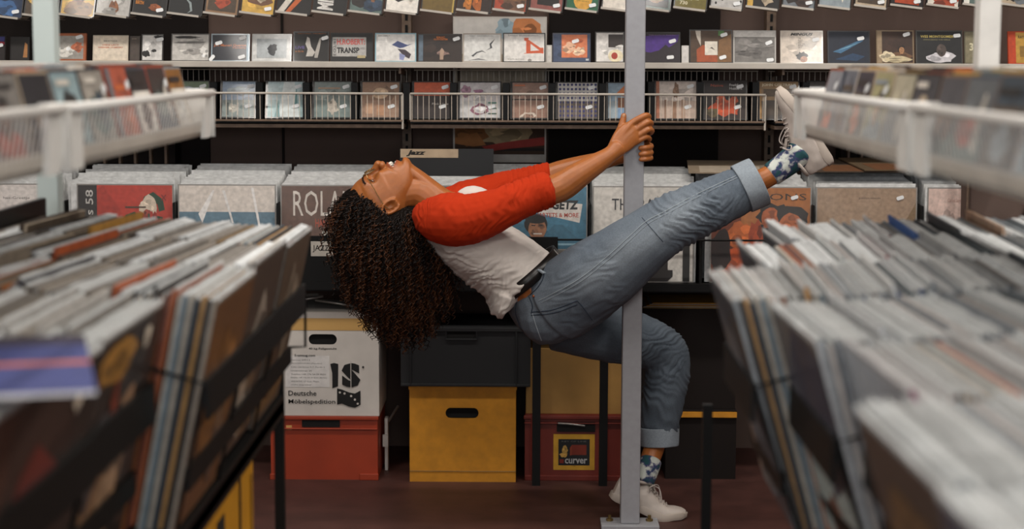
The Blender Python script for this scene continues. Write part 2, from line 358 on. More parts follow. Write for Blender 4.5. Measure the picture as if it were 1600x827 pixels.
# ---- upper row A : discs standing on the cream shelf
rowA = [  # x0, x1, top y, label, shapes, stickers, case colour
 (-30, 15, 58, 'dark CD with blue and red top at the far left of the cream shelf', [('r', 0, 0, 1, 1, '241c1a'), ('r', 0, .8, 1, 1, '3a3a78'), ('r', 0, .66, 1, .78, 'a03040')], [(.8, .6, .2)], '181414'),
 (22, 52, 60, 'dark CD with orange figure left of the white post', [('r', 0, 0, 1, 1, '1c1715'), ('p', [(.7, .1), (.8, .8), (.95, .7), (.95, .1)], 'a97340')], [], '181414'),
 (89, 140, 54, 'silvery CD with thin orange border right of the left post', [('r', 0, 0, 1, 1, 'a8603c'), ('r', .03, .03, .95, .94, '9a958e'), blob(random.Random(1), .35, .3, .3, .22, 'd8d4cc'), blob(random.Random(2), .75, .5, .18, .2, 'b8694a')], [(.78, .86, .3)], 'a05a38'),
 (150, 205, 57, 'cream CD with two lines of orange capitals', [('r', 0, 0, 1, 1, 'd9cbb8'), T('NORTONS', .3, .78, .4, .05, '2a2320', .02), T('STEVE LACY', .25, .6, .5, .07, 'b85a30', .02), T('WERNER DUMPERT', .12, .5, .76, .06, 'b85a30', .02)], [], 'c8bba8'),
 (207, 223, 58, 'narrow brown CD spine beside the cream cover', [('r', 0, 0, 1, 1, '4a3f38'), T('jazz', .1, .9, .6, .05, 'b0a090')], [], '3a302a'),
 (225, 259, 55, 'white CD with black silhouettes of flowers', [('r', 0, 0, 1, 1, 'd3d0cc'), blob(random.Random(3), .2, .25, .2, .14, '1a1716'), blob(random.Random(4), .6, .38, .14, .06, '1a1716'), blob(random.Random(5), .8, .92, .25, .07, '1a1716')], [(.85, .8, .2)], '2a2624'),
 (271, 331, 54, 'grey and white CD with a stormy landscape photo', [('r', 0, 0, 1, 1, 'bdb9b3'), blob(random.Random(6), .4, .9, .35, .05, '2a2725'), blob(random.Random(7), .5, .7, .45, .05, '6d6a66'), blob(random.Random(8), .6, .35, .3, .12, '96928d'), blob(random.Random(9), .9, .3, .12, .2, 'd8d5d0')], [], '46423e'),
 (333, 393, 54, 'navy CD lettered Joe Maneri Quartet in orange', [('r', 0, 0, 1, 1, '1d1d26'), T('Joe Maneri Quartet', .04, .52, .9, .12, 'c06a34', .01), T('Tenderly', .55, .44, .38, .09, 'b05c30', .01), ('r', .95, 0, 1, 1, '7f98a8')], [(.82, .84, .3), (.8, .16, .3), (.2, .66, .3), (.03, .12, .9)], '8fa0aa'),
 (396, 458, 54, 'pale grey CD with a small crouching dark figure', [('r', 0, 0, 1, 1, 'cfcfcc'), ('r', .1, .1, .9, .85, 'a9aeb0'), blob(random.Random(10), .52, .42, .12, .2, '26282c'), blob(random.Random(11), .56, .58, .08, .06, '26282c')], [], 'c0c0bd'),
 (460, 516, 50, 'black CD with a pale dancing musician', [('r', 0, 0, 1, 1, '16120f'), T('MICHAEL MORETT', .1, .95, .84, .03, 'b86a30'), ('p', [(.38, .85), (.45, .8), (.5, .5), (.62, .3), (.55, .15), (.35, .15), (.4, .4), (.33, .6)], 'b8b2aa'), ('p', [(.62, .3), (.75, .8), (.8, .82), (.76, .45), (.7, .1), (.6, .1)], 'a8a29a'), T('LIVE', .03, .42, .28, .1, '5a4a86', .02), T('at Birds', .03, .3, .25, .06, 'b06a30')], [(.88, .78, .3)], '14110f'),
 (518, 584, 52, 'black CD with grey ticket lettered H.ROBERT TRANSP', [('r', 0, 0, 1, 1, '1a1715'), ('r', .02, .16, .86, .88, 'a9a6a2'), T('H.ROBERT:', .13, .6, .7, .22, 'c4524a', .03), T('TRANSP', .13, .28, .56, .22, '1c1a1a', .04), T('ARE', .71, .42, .12, .08, '6a6664'), T('EO2/81', .04, .2, .07, .6, '2a2828', 0, 0, True), ('r', .64, .1, .84, .2, 'b0a076')], [], '14110f'),
 (587, 651, 52, 'white CD with a blue and maroon paint stroke', [('r', 0, 0, 1, 1, 'd6d3cf'), ('p', [(.4, .6), (.55, .75), (.8, .6), (.95, .65), (.7, .5), (.6, .48)], '3a4672'), ('p', [(.55, .45), (.75, .42), (.9, .25), (.85, .08), (.7, .2)], '3c3038'), ('p', [(.6, .3), (.75, .2), (.7, .02), (.6, .05)], '8a90b8'), ('r', .04, .7, .28, .9, 'f0eeea'), T('RACHELA', .06, .92, .3, .04, '55504c')], [], '8ab0bc'),
 (653, 722, 53, 'brown CD with orange title and tiny seated figure', [('r', 0, 0, 1, 1, '2c1f19'), ('r', 0, 0, .1, 1, '5a6a78'), T('ERIC', .42, .87, .2, .07, 'c87030', .03), T('GLOUCESTER', .35, .8, .34, .06, 'c87030', .03), blob(random.Random(12), .55, .3, .16, .08, '8a6f66'), ('p', [(.5, .4), (.55, .5), (.6, .4), (.58, .05), (.5, .05)], 'a88c78')], [(.87, .82, .3)], '2a201a'),
 (723, 783, 52, 'white CD with fine ink branches', [('r', 0, 0, 1, 1, 'd0cfcb'), ('p', [(.2, .2), (.35, .35), (.5, .4), (.62, .3), (.5, .36), (.36, .3), (.25, .16)], '4a4a4c'), ('p', [(.6, .4), (.72, .5), (.7, .65), (.86, .85), (.75, .62), (.78, .5)], '3a3a3c'), ('p', [(.1, .02), (.4, .1), (.7, .02), (.4, .06)], '5a5a5c'), T('LARRY NACHBUSCH', .1, .93, .7, .03, '6a6866')], [], 'a89c90'),
 (785, 851, 51, 'white CD with one large orange Cyrillic letter', [('r', 0, 0, 1, 1, 'dcd8d3'), ('p', [(.5, .18), (.5, .28), (.9, .3), (.98, .28), (.98, .5), (.9, .5), (.6, .8), (.62, .86), (.5, .86), (.5, .76), (.55, .74), (.55, .3), (.5, .3)], 'c8562e'), ('p', [(.66, .38), (.88, .4), (.66, .64)], 'dcd8d3'), T('Dmitri Shostakovich', .1, .92, .75, .05, '3a3634'), T('Keith Jarrett', .1, .05, .4, .05, '3a3634'), ('o', .64, .04, .05, .05, '8a8680')], [], '1a1614'),
 (853, 861, 70, 'small blank white card between two CDs', [('r', 0, 0, 1, 1, 'c8c4bd')], [], 'bdb8b0'),
 (862, 921, 51, 'navy CD with an orange square painting', [('r', 0, 0, 1, 1, '3a4864'), ('r', .22, .14, .94, .98, 'd0764c'), blob(random.Random(14), .45, .5, .18, .2, 'e0b090'), blob(random.Random(15), .7, .35, .15, .15, 'e8c0a0'), blob(random.Random(16), .65, .75, .2, .08, 'b85a34'), ('r', .9, .03, .98, .1, 'c0c4c8')], [(.6, .72, .3)], '2a3048'),
 (928, 973, 49, 'white CD with brown corner and a red centred flower', [('r', 0, 0, 1, 1, 'd8d4cf'), ('r', .45, .5, 1, .95, '2a201c'), ('o', .72, .2, .28, .22, 'e3d6b4'), ('o', .68, .2, .12, .12, 'a63a28'), blob(random.Random(17), .95, .5, .2, .1, 'd8d4cf')], [], '3a3632'),
 (1004, 1060, 49, 'purple and black CD right of the grey pole', [('r', 0, 0, 1, 1, '241a20'), ('p', [(0, .35), (0, .9), (1, .95), (.95, .7), (.7, .5), (.6, .6), (.4, .4), (.15, .32)], '46247c'), T('Tele nocturne Paradiso', .1, .92, .8, .03, '9a7ab0')], [(.78, .7, .3), (.72, .18, .1)], '201a1c'),
 (1062, 1073, 70, 'small white card right of the purple CD', [('r', 0, 0, 1, 1, 'd0ccc8')], [], 'c8c4be'),
 (1074, 1141, 45, 'brown CD with orange patch and small white square', [('r', 0, 0, 1, 1, '4a3420'), ('p', [(.15, 0), (.15, .4), (.3, .55), (.6, .4), (.7, 0)], 'a04a22'), ('p', [(.65, 0), (.7, .7), (1, .9), (1, 0)], '7a5630'), ('r', .35, .22, .66, .66, 'd8d0c2'), ('p', [(.12, 1), (.25, 1), (.25, .5), (.15, .8)], 'c8beb0'), ('r', .68, .84, .82, 1, '4c7a3c'), ('p', [(.45, .42), (.52, .48), (.6, .38), (.5, .44)], '4a4038')], [(.8, .84, .3), (.77, .17, .3)], '1c1815'),
 (1142, 1208, 46, 'grey CD of rippling water with a white band', [('r', 0, 0, 1, 1, '77736f'), ('r', 0, .82, 1, 1, 'cdc9c4'), blob(random.Random(18), .4, .3, .35, .1, '5f5b58'), blob(random.Random(19), .6, .55, .35, .08, '8a8682')], [(.83, .62, .4), (.86, .1, .1)], 'bab6b0'),
 (1215, 1281, 46, 'cream CD lettered MINGUS above a small head', [('r', 0, 0, 1, 1, 'd3c6b8'), T('MINGUS', .22, .87, .56, .09, '1c1614', .04, .3), T('THE\nBLACK\nSAINT\nAND THE\nSINNER\nLADY', .41, .46, .16, .34, '4a3c34', .01)] + [blob(random.Random(20), .5, .2, .13, .13, '1c1512'), blob(random.Random(21), .55, .1, .09, .1, '9a6444', j=.05)], [(.83, .72, .2)], 'c8bcae'),
 (1288, 1354, 46, 'deep blue CD with a light beam across water', [('r', 0, 0, 1, 1, '131b2c'), ('p', [(.1, .35), (.9, .8), (.85, .7), (.3, .3)], '3e6a8c'), ('p', [(.15, .1), (.6, .3), (.9, .2), (.7, .05)], '1f3a58'), ('p', [(.2, .38), (.75, .65), (.5, .5)], '86b8c8')], [(.78, .76, .2)], '12141c'),
 (1364, 1422, 45, 'brown CD with a woman among white flowers', [('r', 0, 0, 1, 1, '3a2418'), ('r', 0, 0, .12, 1, '9a8468')] + figure(random.Random(22), .68, .4, .17, 'b08058', '6a4a30', '120d0a') + [blob(random.Random(23), .25, .2, .2, .18, 'd8c8a8'), blob(random.Random(24), .6, .1, .35, .1, 'c8b894')], [(.8, .87, .3)], '8a7458'),
 (1425, 1497, 45, 'black CD lettered WES MONTGOMERY over a portrait', [('r', 0, 0, 1, 1, '0f0e10'), T('WES MONTGOMERY', .08, .8, .8, .08, 'c8b460', .02), T('IMPRESSIONS THE VERVE', .15, .72, .6, .03, '9a9060')] + figure(random.Random(25), .55, .38, .2, '3c3430', 'c8c4c8', '0c0a0a')[:1] + [blob(random.Random(26), .55, .4, .11, .2, '4a3e38', j=.06)], [(.88, .84, .1)], '3a3834'),
 (1500, 1524, 46, 'olive CD half hidden by the right white post', [('r', 0, 0, 1, 1, '7a7258'), T('3', .3, .4, .3, .25, 'c8c0a0', .03)], [], '5a5440'),
 (1568, 1612, 46, 'yellow CD with an orange spine right of the right post', [('r', 0, 0, 1, 1, 'b88e3c'), ('r', 0, 0, .25, 1, 'b8401c'), T('RAY BELL', .35, .8, .5, .1, '3a2c14', .02), ('r', .4, .2, .9, .55, '8a6a30')], [], 'b8401c'),
]
for (xa, xb, ty, lab, shp, st, cc) in rowA:
    Yc = 5.97
    xm = X((xa + xb) / 2, Yc); wd = (xb - xa) / (FPX / Yc)
    zt = at(800, ty + 1.5, Yc + .02).z
    ht = (zt - ZA) / math.cos(R(12))
    disc_thing('compact_disc', (xm, Yc, ZA + .0015), wd, max(ht, .03), .010, (R(-12), 0, R(random.Random(xa).uniform(-2, 2))), shp, lab, 'CD', 'CDs on the cream wall shelf', c(cc), st)

# ---- row B : wire basket shelf with discs below the cream shelf
YB = 5.86; YBB = 6.06
zr, zb, zt = at(800, 147, YB).z, at(800, 188, YB).z, at(800, 110, YBB).z
units = [(104, 629), (641, 1196), (1212, 1760), (-420, 92)]
for ui, (pa, pb) in enumerate(units):
    xa, xb = X(pa, YB, 150), X(pb, YB, 150)
    e = empty('wire_basket_shelf', ((xa + xb) / 2, YB, zb), ['cream wire basket shelf left of centre under the CD shelf', 'cream wire basket shelf crossed by the grey pole', 'cream wire basket shelf behind the right white basket', 'cream wire basket shelf left of the left post'][ui], 'wire shelf', 'wire basket shelves on the back wall')
    b = MB(); x = xa + .006
    while x < xb:
        b.tube([(x, YB, zb), (x, YB, zr)], .0012, 4, cap=False); x += .0187
    g = b.build('front_wire_grid', M['wire'], e); g['kind'] = 'stuff'
    b = MB(); x = xa + .01
    while x < xb:
        b.tube([(x, YBB, zb), (x, YBB, zt)], .0012, 4, cap=False); x += .0187
    for z in (zt,): b.tube([(xa, YBB, z), (xb, YBB, z)], .0018, 5)
    g = b.build('back_wire_grid', M['wire'], e); g['kind'] = 'stuff'
    MB().tube([(xa, YB - .003, zr), (xb, YB - .003, zr)], .0038, 8).build('top_rim', M['shelfw'], e, smooth=True)
    MB().box(xa, xb, YB - .004, YB + .01, zb - .006, zb).build('bottom_rail', M['rust'], e)
    MB().box(xa, xb, YB + .01, YBB + .01, zb - .012, zb - .006).build('basket_floor', M['black'], e)
    MB().tube([(xb, YB, zr), (xb, YB, zb - .03)], .0035, 6).build('end_wire', M['shelfw'], e); MB().tube([(xa, YB, zr), (xa, YB, zb)], .003, 6).build('end_wire', M['shelfw'], e)
    MB().box(xa, xb, YB + .02, YBB, zb - .028, zb - .016).build('under_rail', M['rust'], e)
rowB = [
 (262, 326, 'green topped CD half hidden behind the left white basket', ['7a8a70', '3a2c24'], None),
 (343, 400, 'pale blue CD at the left end of the wire shelf', ['8fa0b4', '8a9490'], None),
 (414, 475, 'bright cyan and white CD in the wire shelf', ['b8ccce', 'a8c2c2'], [('p', [(.3, 0), (.45, 1), (.75, 1), (.9, 0)], 'dde4e2'), ('p', [(.2, 0), (.3, .5), (.35, 0)], '5a8a8a'), ('p', [(.75, .3), (.8, .9), (.85, .3)], '5a8a8a')]),
 (487, 550, 'grey green CD of two panels in the wire shelf', ['8a9490', '7a8884'], [blob(random.Random(31), .5, .3, .15, .2, 'c8beb0'), ('r', .1, .8, .7, .84, 'b89a80')]),
 (562, 625, 'brown CD with pale dome shape in the wire shelf', ['9a7860', 'a0806a'], [blob(random.Random(32), .5, .68, .22, .16, 'd0b090', j=.06), ('r', .1, .1, .3, .4, 'c0987a'), ('r', .4, .05, .6, .35, 'b88a68')]),
 (643, 705, 'black CD with orange band top in the wire shelf', ['c85a34', '2a1c18'], [('r', 0, 0, 1, .62, '281a16'), T('WOLFENSBURGER', .1, .64, .7, .08, '4a2018'), T('Monk in Love', .5, .36, .45, .06, 'c8c0b8')]),
 (715, 783, 'white CD with pink and green sketches in the wire shelf', ['cdc8c8', 'c8c6c4'], [blob(random.Random(33), .15, .75, .12, .16, 'a07a8c'), blob(random.Random(34), .45, .75, .12, .06, '9a6a84'), blob(random.Random(35), .5, .22, .2, .16, '8a5a6a'), blob(random.Random(36), .5, .22, .15, .1, 'cdc8c8'), ('r', .7, .1, .92, .13, '3a5a4a'), ('r', .7, .25, .92, .28, '3a5a4a'), ('r', .7, .4, .92, .44, '4a7a6a')]),
 (797, 858, 'tan CD with a pale arch in the wire shelf', ['a08070', '9a7664'], [('r', 0, .5, 1, .54, '3a2a22'), blob(random.Random(37), .45, .05, .2, .12, 'd8c8b8'), blob(random.Random(38), .45, .03, .14, .09, '9a7664'), ('r', .05, .9, .35, .94, 'd07850')]),
 (868, 935, 'white CD covered with rows of navy dots', ['c4c0bc', '6a5e56'], [('o', .06 + .1 * i, .07 + .125 * j, .032, .036, '35356a') for i in range(10) for j in range(8)]),
 (947, 1002, 'blue CD with an orange fish left of the pole', ['8fa4b4', '9aa8b0'], [('p', [(.25, .7), (.5, .92), (1, .9), (1, .6), (.5, .62)], 'd07840'), ('r', .3, .3, 1, .58, '7a4a2c'), ('r', .3, 0, 1, .28, '7a98b8')]),
 (1022, 1090, 'pinkish white CD with a long haired figure', ['d8cac0', 'c8b0a0'], [('r', 0, 0, .08, 1, 'c07a5c'), blob(random.Random(39), .5, .75, .08, .2, '8a6a54'), ('r', .2, 0, .26, .5, '9a7a66'), ('r', .4, 0, .5, .45, 'a07a60'), ('r', .62, 0, .72, .5, 'b0907a')]),
 (1098, 1168, 'black CD with orange figures lettered Freddie Hubbard', ['241814', '2a1a14'], [T('Native', .15, .86, .3, .07, 'a84828'), T('Freddie\nHubbard', .6, .78, .3, .16, 'c8c4c0', .02), blob(random.Random(40), .5, .3, .35, .22, 'c04a20'), blob(random.Random(41), .4, .5, .12, .12, 'c85426'), blob(random.Random(42), .7, .5, .1, .12, 'b84a20'), blob(random.Random(43), .2, .15, .15, .12, '5a4a28')]),
 (1184, 1250, 'tan CD lettered JOHN COLTRANE by the basket corner', ['9a7a54', '2c2018'], [T('JOHN COLTRANE', .06, .86, .88, .09, 'e0d0b0', .03), ('r', .12, .1, .9, .5, '3a2a1c'), ('r', .1, .6, .9, .8, '5a4630'), ('r', 0, 0, .05, .8, 'b88a50')]),
 (1262, 1328, 'dark CD in the wire shelf behind the white basket end', ['4a4440', '3a3430'], None),
]
for i, (xa, xb, lab, cl, extra) in enumerate(rowB):
    xm = X((xa + xb) / 2, 5.95, 160); wd = (xb - xa) / (FPX / 5.95)
    rr = random.Random(100 + i)
    shp = [('r', 0, 0, 1, 1, cl[0]), ('r', 0, 0, 1, .48, cl[1])]
    if extra is None: extra = [blob(rr, .3, .25, .15, .12, 'b8b4a8'), blob(rr, .7, .3, .2, .1, '6a7a78'), blob(rr, .5, .75, .3, .1, 'a8b4b8'), ('r', .15, .05, .2, .4, '5a605c'), ('r', .45, .05, .5, .4, 'c8c4bc')]
    shp += extra
    ztop = at(800, 128 - (i > 9) * 3, 5.98).z; z0 = zb
    disc_thing('compact_disc', (xm, 5.95, z0), wd, (ztop - z0) / math.cos(R(14)), .01, (R(-14), 0, 0), shp, lab, 'CD', 'CDs in the wall wire shelf', c('2c2826'), [(.84, .84, .3), (.78, .32, .3)], spine=.004)
    bk = MB(); xd = X(xa - 6, 5.98, 160)
    bk.box(xd - .011, xd + .011, 5.93, 6.04, z0, ztop - .004)
    q = bk.build('disc_divider', M['black'], loc=(xd, 5.98, z0)); 
    tag(q, 'black plastic divider left of the ' + ' '.join(lab.split()[:9]), 'divider', 'black dividers in the wall wire shelf')

# ---- row C : top row of angled holders
YC = 5.90
for i in range(-1, 29):
    xs = -27 + 56.5 * (i + 1); 
    if xs > 1590: break
    yl = 24 - xs * .0112
    p = at(xs + 5, yl, YC)
    e = empty('disc_holder', p, 'angled grey metal holder, %s from the left in the top row' % ORD[i + 1], 'holder', 'angled metal holders of the top row')
    e.rotation_euler = (0, R(7), 0)
    L = .106
    m = MB(); m.box(0, L, -.003, 0, 0, .007, M=Matrix.Translation(p)); m.build('front_lip', M['shelfw'], e)
    m = MB(); m.add([p + Vector(v) for v in ((0, 0, 0), (L, 0, 0), (L + .012, .10, .0), (.012, .10, .0), (0, 0, .002), (L, 0, .002), (L + .012, .10, .002), (.012, .10, .002))], [(0, 3, 2, 1), (4, 5, 6, 7), (0, 1, 5, 4), (2, 3, 7, 6), (1, 2, 6, 5), (0, 4, 7, 3)])
    m.add([p + Vector(v) for v in ((L, 0, 0), (L + .012, .02, .012), (L + .012, .10, .012), (L, .1, 0))], [(0, 1, 2, 3)])
    m.build('base_plate', M['holder'], e)
    rr = random.Random(500 + i * 7)
    shp = rnd_cover(rr, i * 5 + 1)
    known = {0: ('blue swirl CD', [('r', 0, 0, 1, 1, '1c2c48'), blob(rr, .5, .2, .3, .25, '3a6090')]), 3: ('white CD with small brown hatted figure', [('r', 0, 0, 1, 1, 'b8b4ae'), blob(rr, .5, .2, .15, .2, '7a4a28'), blob(rr, .4, .08, .25, .1, '8a8680')]),
             4: ('black CD with orange lettering', [('r', 0, 0, 1, 1, '17120f'), T('BIRTH', .05, .25, .25, .1, 'c87a24', .03), blob(rr, .65, .2, .2, .12, '8a4a24')]),
             5: ('black CD with a grey curved line', [('r', 0, 0, 1, 1, '12100f'), ('p', [(.4, .5), (.6, .3), (.65, .1), (.55, .02), (.72, .1), (.66, .34)], '8a9494')]),
             8: ('black and orange CD with white diagonal bars', [('r', 0, 0, 1, 1, '191410'), ('p', [(.0, 0), (.2, 0), (.6, .6), (.4, .6)], 'c8c0b4'), ('p', [(.25, 0), (.4, 0), (.9, .6), (.7, .6)], 'b85a28')]),
             9: ('black CD lettered MIN sideways', [('r', 0, 0, 1, 1, '14110f'), T('MIN', .1, .05, .5, .5, 'd0ccc6', .04, 0, True)]),
             12: ('mustard brown CD', [('r', 0, 0, 1, 1, '6a5420'), ('r', .95, 0, 1, 1, 'b89a4c')]), 13: ('orange and black group photo CD', [('r', 0, 0, 1, 1, '2a1810'), blob(rr, .3, .2, .15, .2, 'b06a24'), blob(rr, .6, .2, .15, .2, 'a85a20')]),
             16: ('green CD with a large yellow disc', [('r', 0, 0, 1, 1, '1f5a3c'), ('o', .5, .3, .3, .35, 'd09a3a'), T('RUSSELL AND UNION', .3, .22, .4, .03, '3a5a2c')]),
             15: ('maroon framed CD', [('r', 0, 0, 1, 1, '8a5048'), ('r', .2, .12, .9, 1, '1c1512')]), 19: ('olive CD with pale lettering', [('r', 0, 0, 1, 1, '6e6226'), T('ahmad jamal', .15, .22, .6, .12, 'd8d0b0', .02), T('730', .15, .08, .25, .1, 'd8d0b0', .02)]),
             20: ('white CD dotted with black spots', [('r', 0, 0, 1, 1, 'b8b4b0')] + [('o', .15 + .2 * k, .1 + .12 * (k % 3), .035, .04, '2a2624') for k in range(5)]), 25: ('black CD with an orange block', [('r', 0, 0, 1, 1, '1c1412'), ('r', .1, .05, .9, .4, 'a8401c')])}
    txt, shp = known.get(i + 1, (['brown CD with a portrait', 'CD with ragged colour patches', 'framed picture CD', 'two tone landscape CD', 'CD showing two musicians', 'CD with a coloured side band'][(i * 5 + 1) % 6], shp))
    loc = p + Matrix.Rotation(R(7), 3, 'Y') @ Vector((L / 2 + .004, .018, .0022))
    disc_thing('compact_disc', loc, .112, .125, .010, (R(-10), R(7), R(6)), shp, txt + ', %s from the left in the top row' % ORD[i + 1], 'CD', 'CDs of the top row', c('1c1816'), [(.8, .17, .3)] if rr.random() < .35 else [])
# ============================================================ wall record bins
YF = 5.75
XBL, XBR = -2.0, X(1512, YF, 350)
z = lambda py, Y: at(800, py, Y).z
ztop = z(290, YF); zbot = ztop - .316
e = empty('record_bin_stand', (0, YF, 0), 'long black record bin stand along the back wall', 'record bin')
MB().box(X(474, YF) - .2, X(872, YF), YF - .035, YF - .02, z(442, YF), z(369, YF)).build('front_panel', M['black'], e)
MB().box(XBL, XBR, YF - .03, 6.2, zbot - .03, zbot - .012).build('bin_floor', M['black'], e)
MB().tube([(X(872, YF), YF - .028, z(373, YF)), (XBR, YF - .028, z(373, YF))], .0035, 6).build('front_rail', M['black'], e)
MB().box(XBL, XBR, YF - .04, YF - .02, z(452, YF), z(440, YF)).build('bottom_rail', M['black'], e)
MB().box(XBL, XBR, 6.2, 6.215, zbot, ztop - .02).build('back_panel', M['black'], e)
for px in (95, 273, 435, 596, 760, 922, 1096, 1270, 1440):
    x = X(px, YF)
    MB().box(x - .004, x + .004, YF - .02, 6.2, zbot - .01, ztop - .06).build('bin_divider', M['black'], e)
for px in (-250, 838, 942, 1500):
    x = X(px, YF, 650)
    MB().box(x - .0135, x + .0135, YF - .06, YF - .033, 0, z(445, YF)).build('leg', M['black'], e)
for px in (-250, 1500):
    x = X(px, YF, 650)
    MB().box(x - .0135, x + .0135, 6.15, 6.177, 0, zbot - .03).build('leg', M['black'], e)
jl = MB(); xa, xb = X(487, YF), X(522, YF); za, zb_ = z(400, YF), z(377, YF)
jl.box(xa, xb, YF - .0362, YF - .035, za, zb_, col=c('b5aea4'))
art(jl, [T('JAZZ', .08, .25, .75, .5, '1a1614', .01)], lambda u, v, k: (xa + u * (xb - xa), YF - .0363 - k, za + v * (zb_ - za)))
jl.build('bin_label', M['paper'], e)

def LPshape(i): return None
lps = [
 (-85, 66, 'white LP with a slanted black lower half at the far left', [('r', 0, 0, 1, 1, 'd4ccc6'), ('p', [(0, 0), (0, .55), (.35, .62), (1, .83), (1, 0)], '131514'), T('het-Greetje', .6, .84, .28, .035, '6a6460')]),
 (120, 271, 'red LP with green hatted figure and dark spine band', [('r', 0, 0, 1, 1, 'b23a2a'), ('r', 0, 0, .2, 1, '2c2826'), T('sonos 58', .08, .35, .08, .6, 'b8b4ae', .01, 0, True), ('p', [(.66, .75), (.7, .88), (.8, .93), (.9, .85), (.92, .74), (.86, .72), (.84, .8), (.76, .84), (.7, .78)], '24402c'), blob(random.Random(51), .76, .76, .09, .13, 'c9b8a4'), blob(random.Random(52), .73, .7, .04, .05, '8a3a2c'), ('r', .5, .76, .72, .775, '4a3c2c'), ('p', [(.5, .68), (.6, .72), (.74, .52), (.68, .5), (.6, .6), (.5, .62)], '1f4a30'), ('p', [(.74, .7), (.9, .66), (.86, .5), (.76, .45)], '24402c'), blob(random.Random(53), .8, .62, .04, .1, '8a2c22'), T('X', .88, .84, .06, .06, '7a2a24', .02)]),
 (278, 431, 'white LP with a blue sea band in shiny film', [('r', 0, 0, 1, 1, 'd2c8be'), ('r', 0, 0, 1, .72, '5c7888'), ('r', 0, 0, 1, .5, '6f8a98'), ('p', [(.2, .7), (.35, .95), (.37, .95), (.24, .6)], 'e4e0dc'), ('p', [(.45, .95), (.55, .6), (.57, .6), (.48, .95)], 'dcd8d4'), ('p', [(.75, .98), (.85, .45), (.87, .45), (.78, .98)], 'e0dcd8')]),
 (438, 592, 'brown LP lettered ROLAND in tall white capitals', [('r', 0, 0, 1, 1, '62483c'), T('ROLAND', .12, .68, .8, .27, 'cfc6bc', .0), T('HANNA PIANO', .35, .56, .4, .09, 'a84a34', .02), ('r', .02, .02, .2, .4, '70685e'), ('r', .42, .36, .6, .52, 'bcb6ac'), ('r', .48, .38, .56, .5, '5a544c')]),
 (600, 756, 'grey LP hidden behind the hanging hair', [('r', 0, 0, 1, 1, '5a5450'), ('r', .1, .5, .9, .9, '7a7268')]),
 (764, 918, 'teal LP lettered GETZ with a smiling man', [('r', 0, 0, 1, 1, '3d7088'), ('p', [(.5, .72), (.52, .86), (.96, .82), (.93, .62)], 'd3ccc4'), T('GETZ', .64, .76, .28, .1, '16181a', .05, .1), T('QUARTETS & MORE', .42, .67, .5, .055, 'a83c28', .02, 0), ('r', 0, 0, 1, .34, 'a09a92'), ('r', .0, .38, 1, .4, '86aab8'), blob(random.Random(55), .48, .60, .125, .11, '14110f', j=.08), blob(random.Random(56), .49, .55, .095, .12, '9a6848', j=.06), blob(random.Random(57), .48, .655, .11, .045, '120f0d', j=.08), ('r', .43, .585, .47, .597, '1c1210'), ('r', .51, .585, .55, .597, '1c1210'), ('r', .45, .495, .54, .508, 'd8ccc0'), ('r', 0, 0, .7, .34, '201c1a'), ('r', .7, .0, 1, .33, '8a847c')]),
 (926, 1085, 'white LP lettered THE RAW MAN behind the raised thigh', [('r', 0, 0, 1, 1, 'cfcac2'), T('THE RAMAN', .18, .76, .7, .12, '2a2a30', .0), ('p', [(.22, 0), (.22, .52), (.75, .52), (.75, .12), (.8, .12), (.8, .05), (.75, 0)], '1c1614'), blob(random.Random(58), .6, .3, .14, .14, '6a4a34'), ('r', .9, 0, .97, .5, '14110f')]),
 (1110, 1268, 'orange and black LP lettered SONS showing two heads', [('r', 0, 0, 1, 1, '6a3016'), ('r', .3, .5, 1, 1, 'a0602a'), T('SONS', .5, .87, .46, .07, '2a1c10', .0), ('p', [(.2, .3), (.3, .5), (.45, .62), (.6, .6), (.62, .4), (.5, .2), (.3, .1)], '17100c'), blob(random.Random(59), .62, .72, .14, .13, '1a110c'), blob(random.Random(60), .6, .68, .1, .11, 'a4552c', j=.08), blob(random.Random(61), .82, .68, .15, .14, '1c120c'), blob(random.Random(62), .8, .6, .12, .13, 'a85a2e', j=.08), blob(random.Random(63), .3, .5, .12, .14, 'b85e2a'), blob(random.Random(64), .45, .45, .08, .2, '9a3f1c'), blob(random.Random(65), .28, .2, .2, .2, 'b04a1c'), blob(random.Random(66), .1, .35, .12, .2, '241410')]),
 (1275, 1433, 'plain beige LP with a tan corner under the white basket', [('r', 0, 0, 1, 1, '9a8068'), ('p', [(.72, .3), (1, .85), (1, 0), (.72, 0)], '7c6242'), T('golden voices', .42, .88, .22, .03, '5c4a3a')]),
 (1449, 1512, 'pinkish white LP lettered LOVE DEVOTION at the right end', [('r', 0, 0, 1, 1, 'd8bcb0'), T('LOVE', .15, .64, .3, .05, 'c06038'), T('DEVOTION', .15, .55, .6, .05, 'c06038'), T('SURRENDER', .15, .46, .65, .05, 'c06038'), T('Carlos Santana', .5, .86, .45, .035, 'b08878'), blob(random.Random(67), .98, .6, .14, .18, '241c1a')]),
]
def film(x0, x1, parent, y, zt):
    m = MB(); n = 8
    vs = []; fs = []
    for i in range(n + 1):
        xx = x0 + (x1 - x0) * i / n
        vs += [(xx, y + .002 * math.sin(i * 2.1), zt - .3), (xx, y - .001, zt + .0), (xx, y + .006, zt + .008 + .003 * math.sin(i * 1.7))]
    for i in range(n):
        for k in range(2): fs.append((i * 3 + k, i * 3 + 3 + k, i * 3 + 4 + k, i * 3 + 1 + k))
    m.add(vs, fs); return m
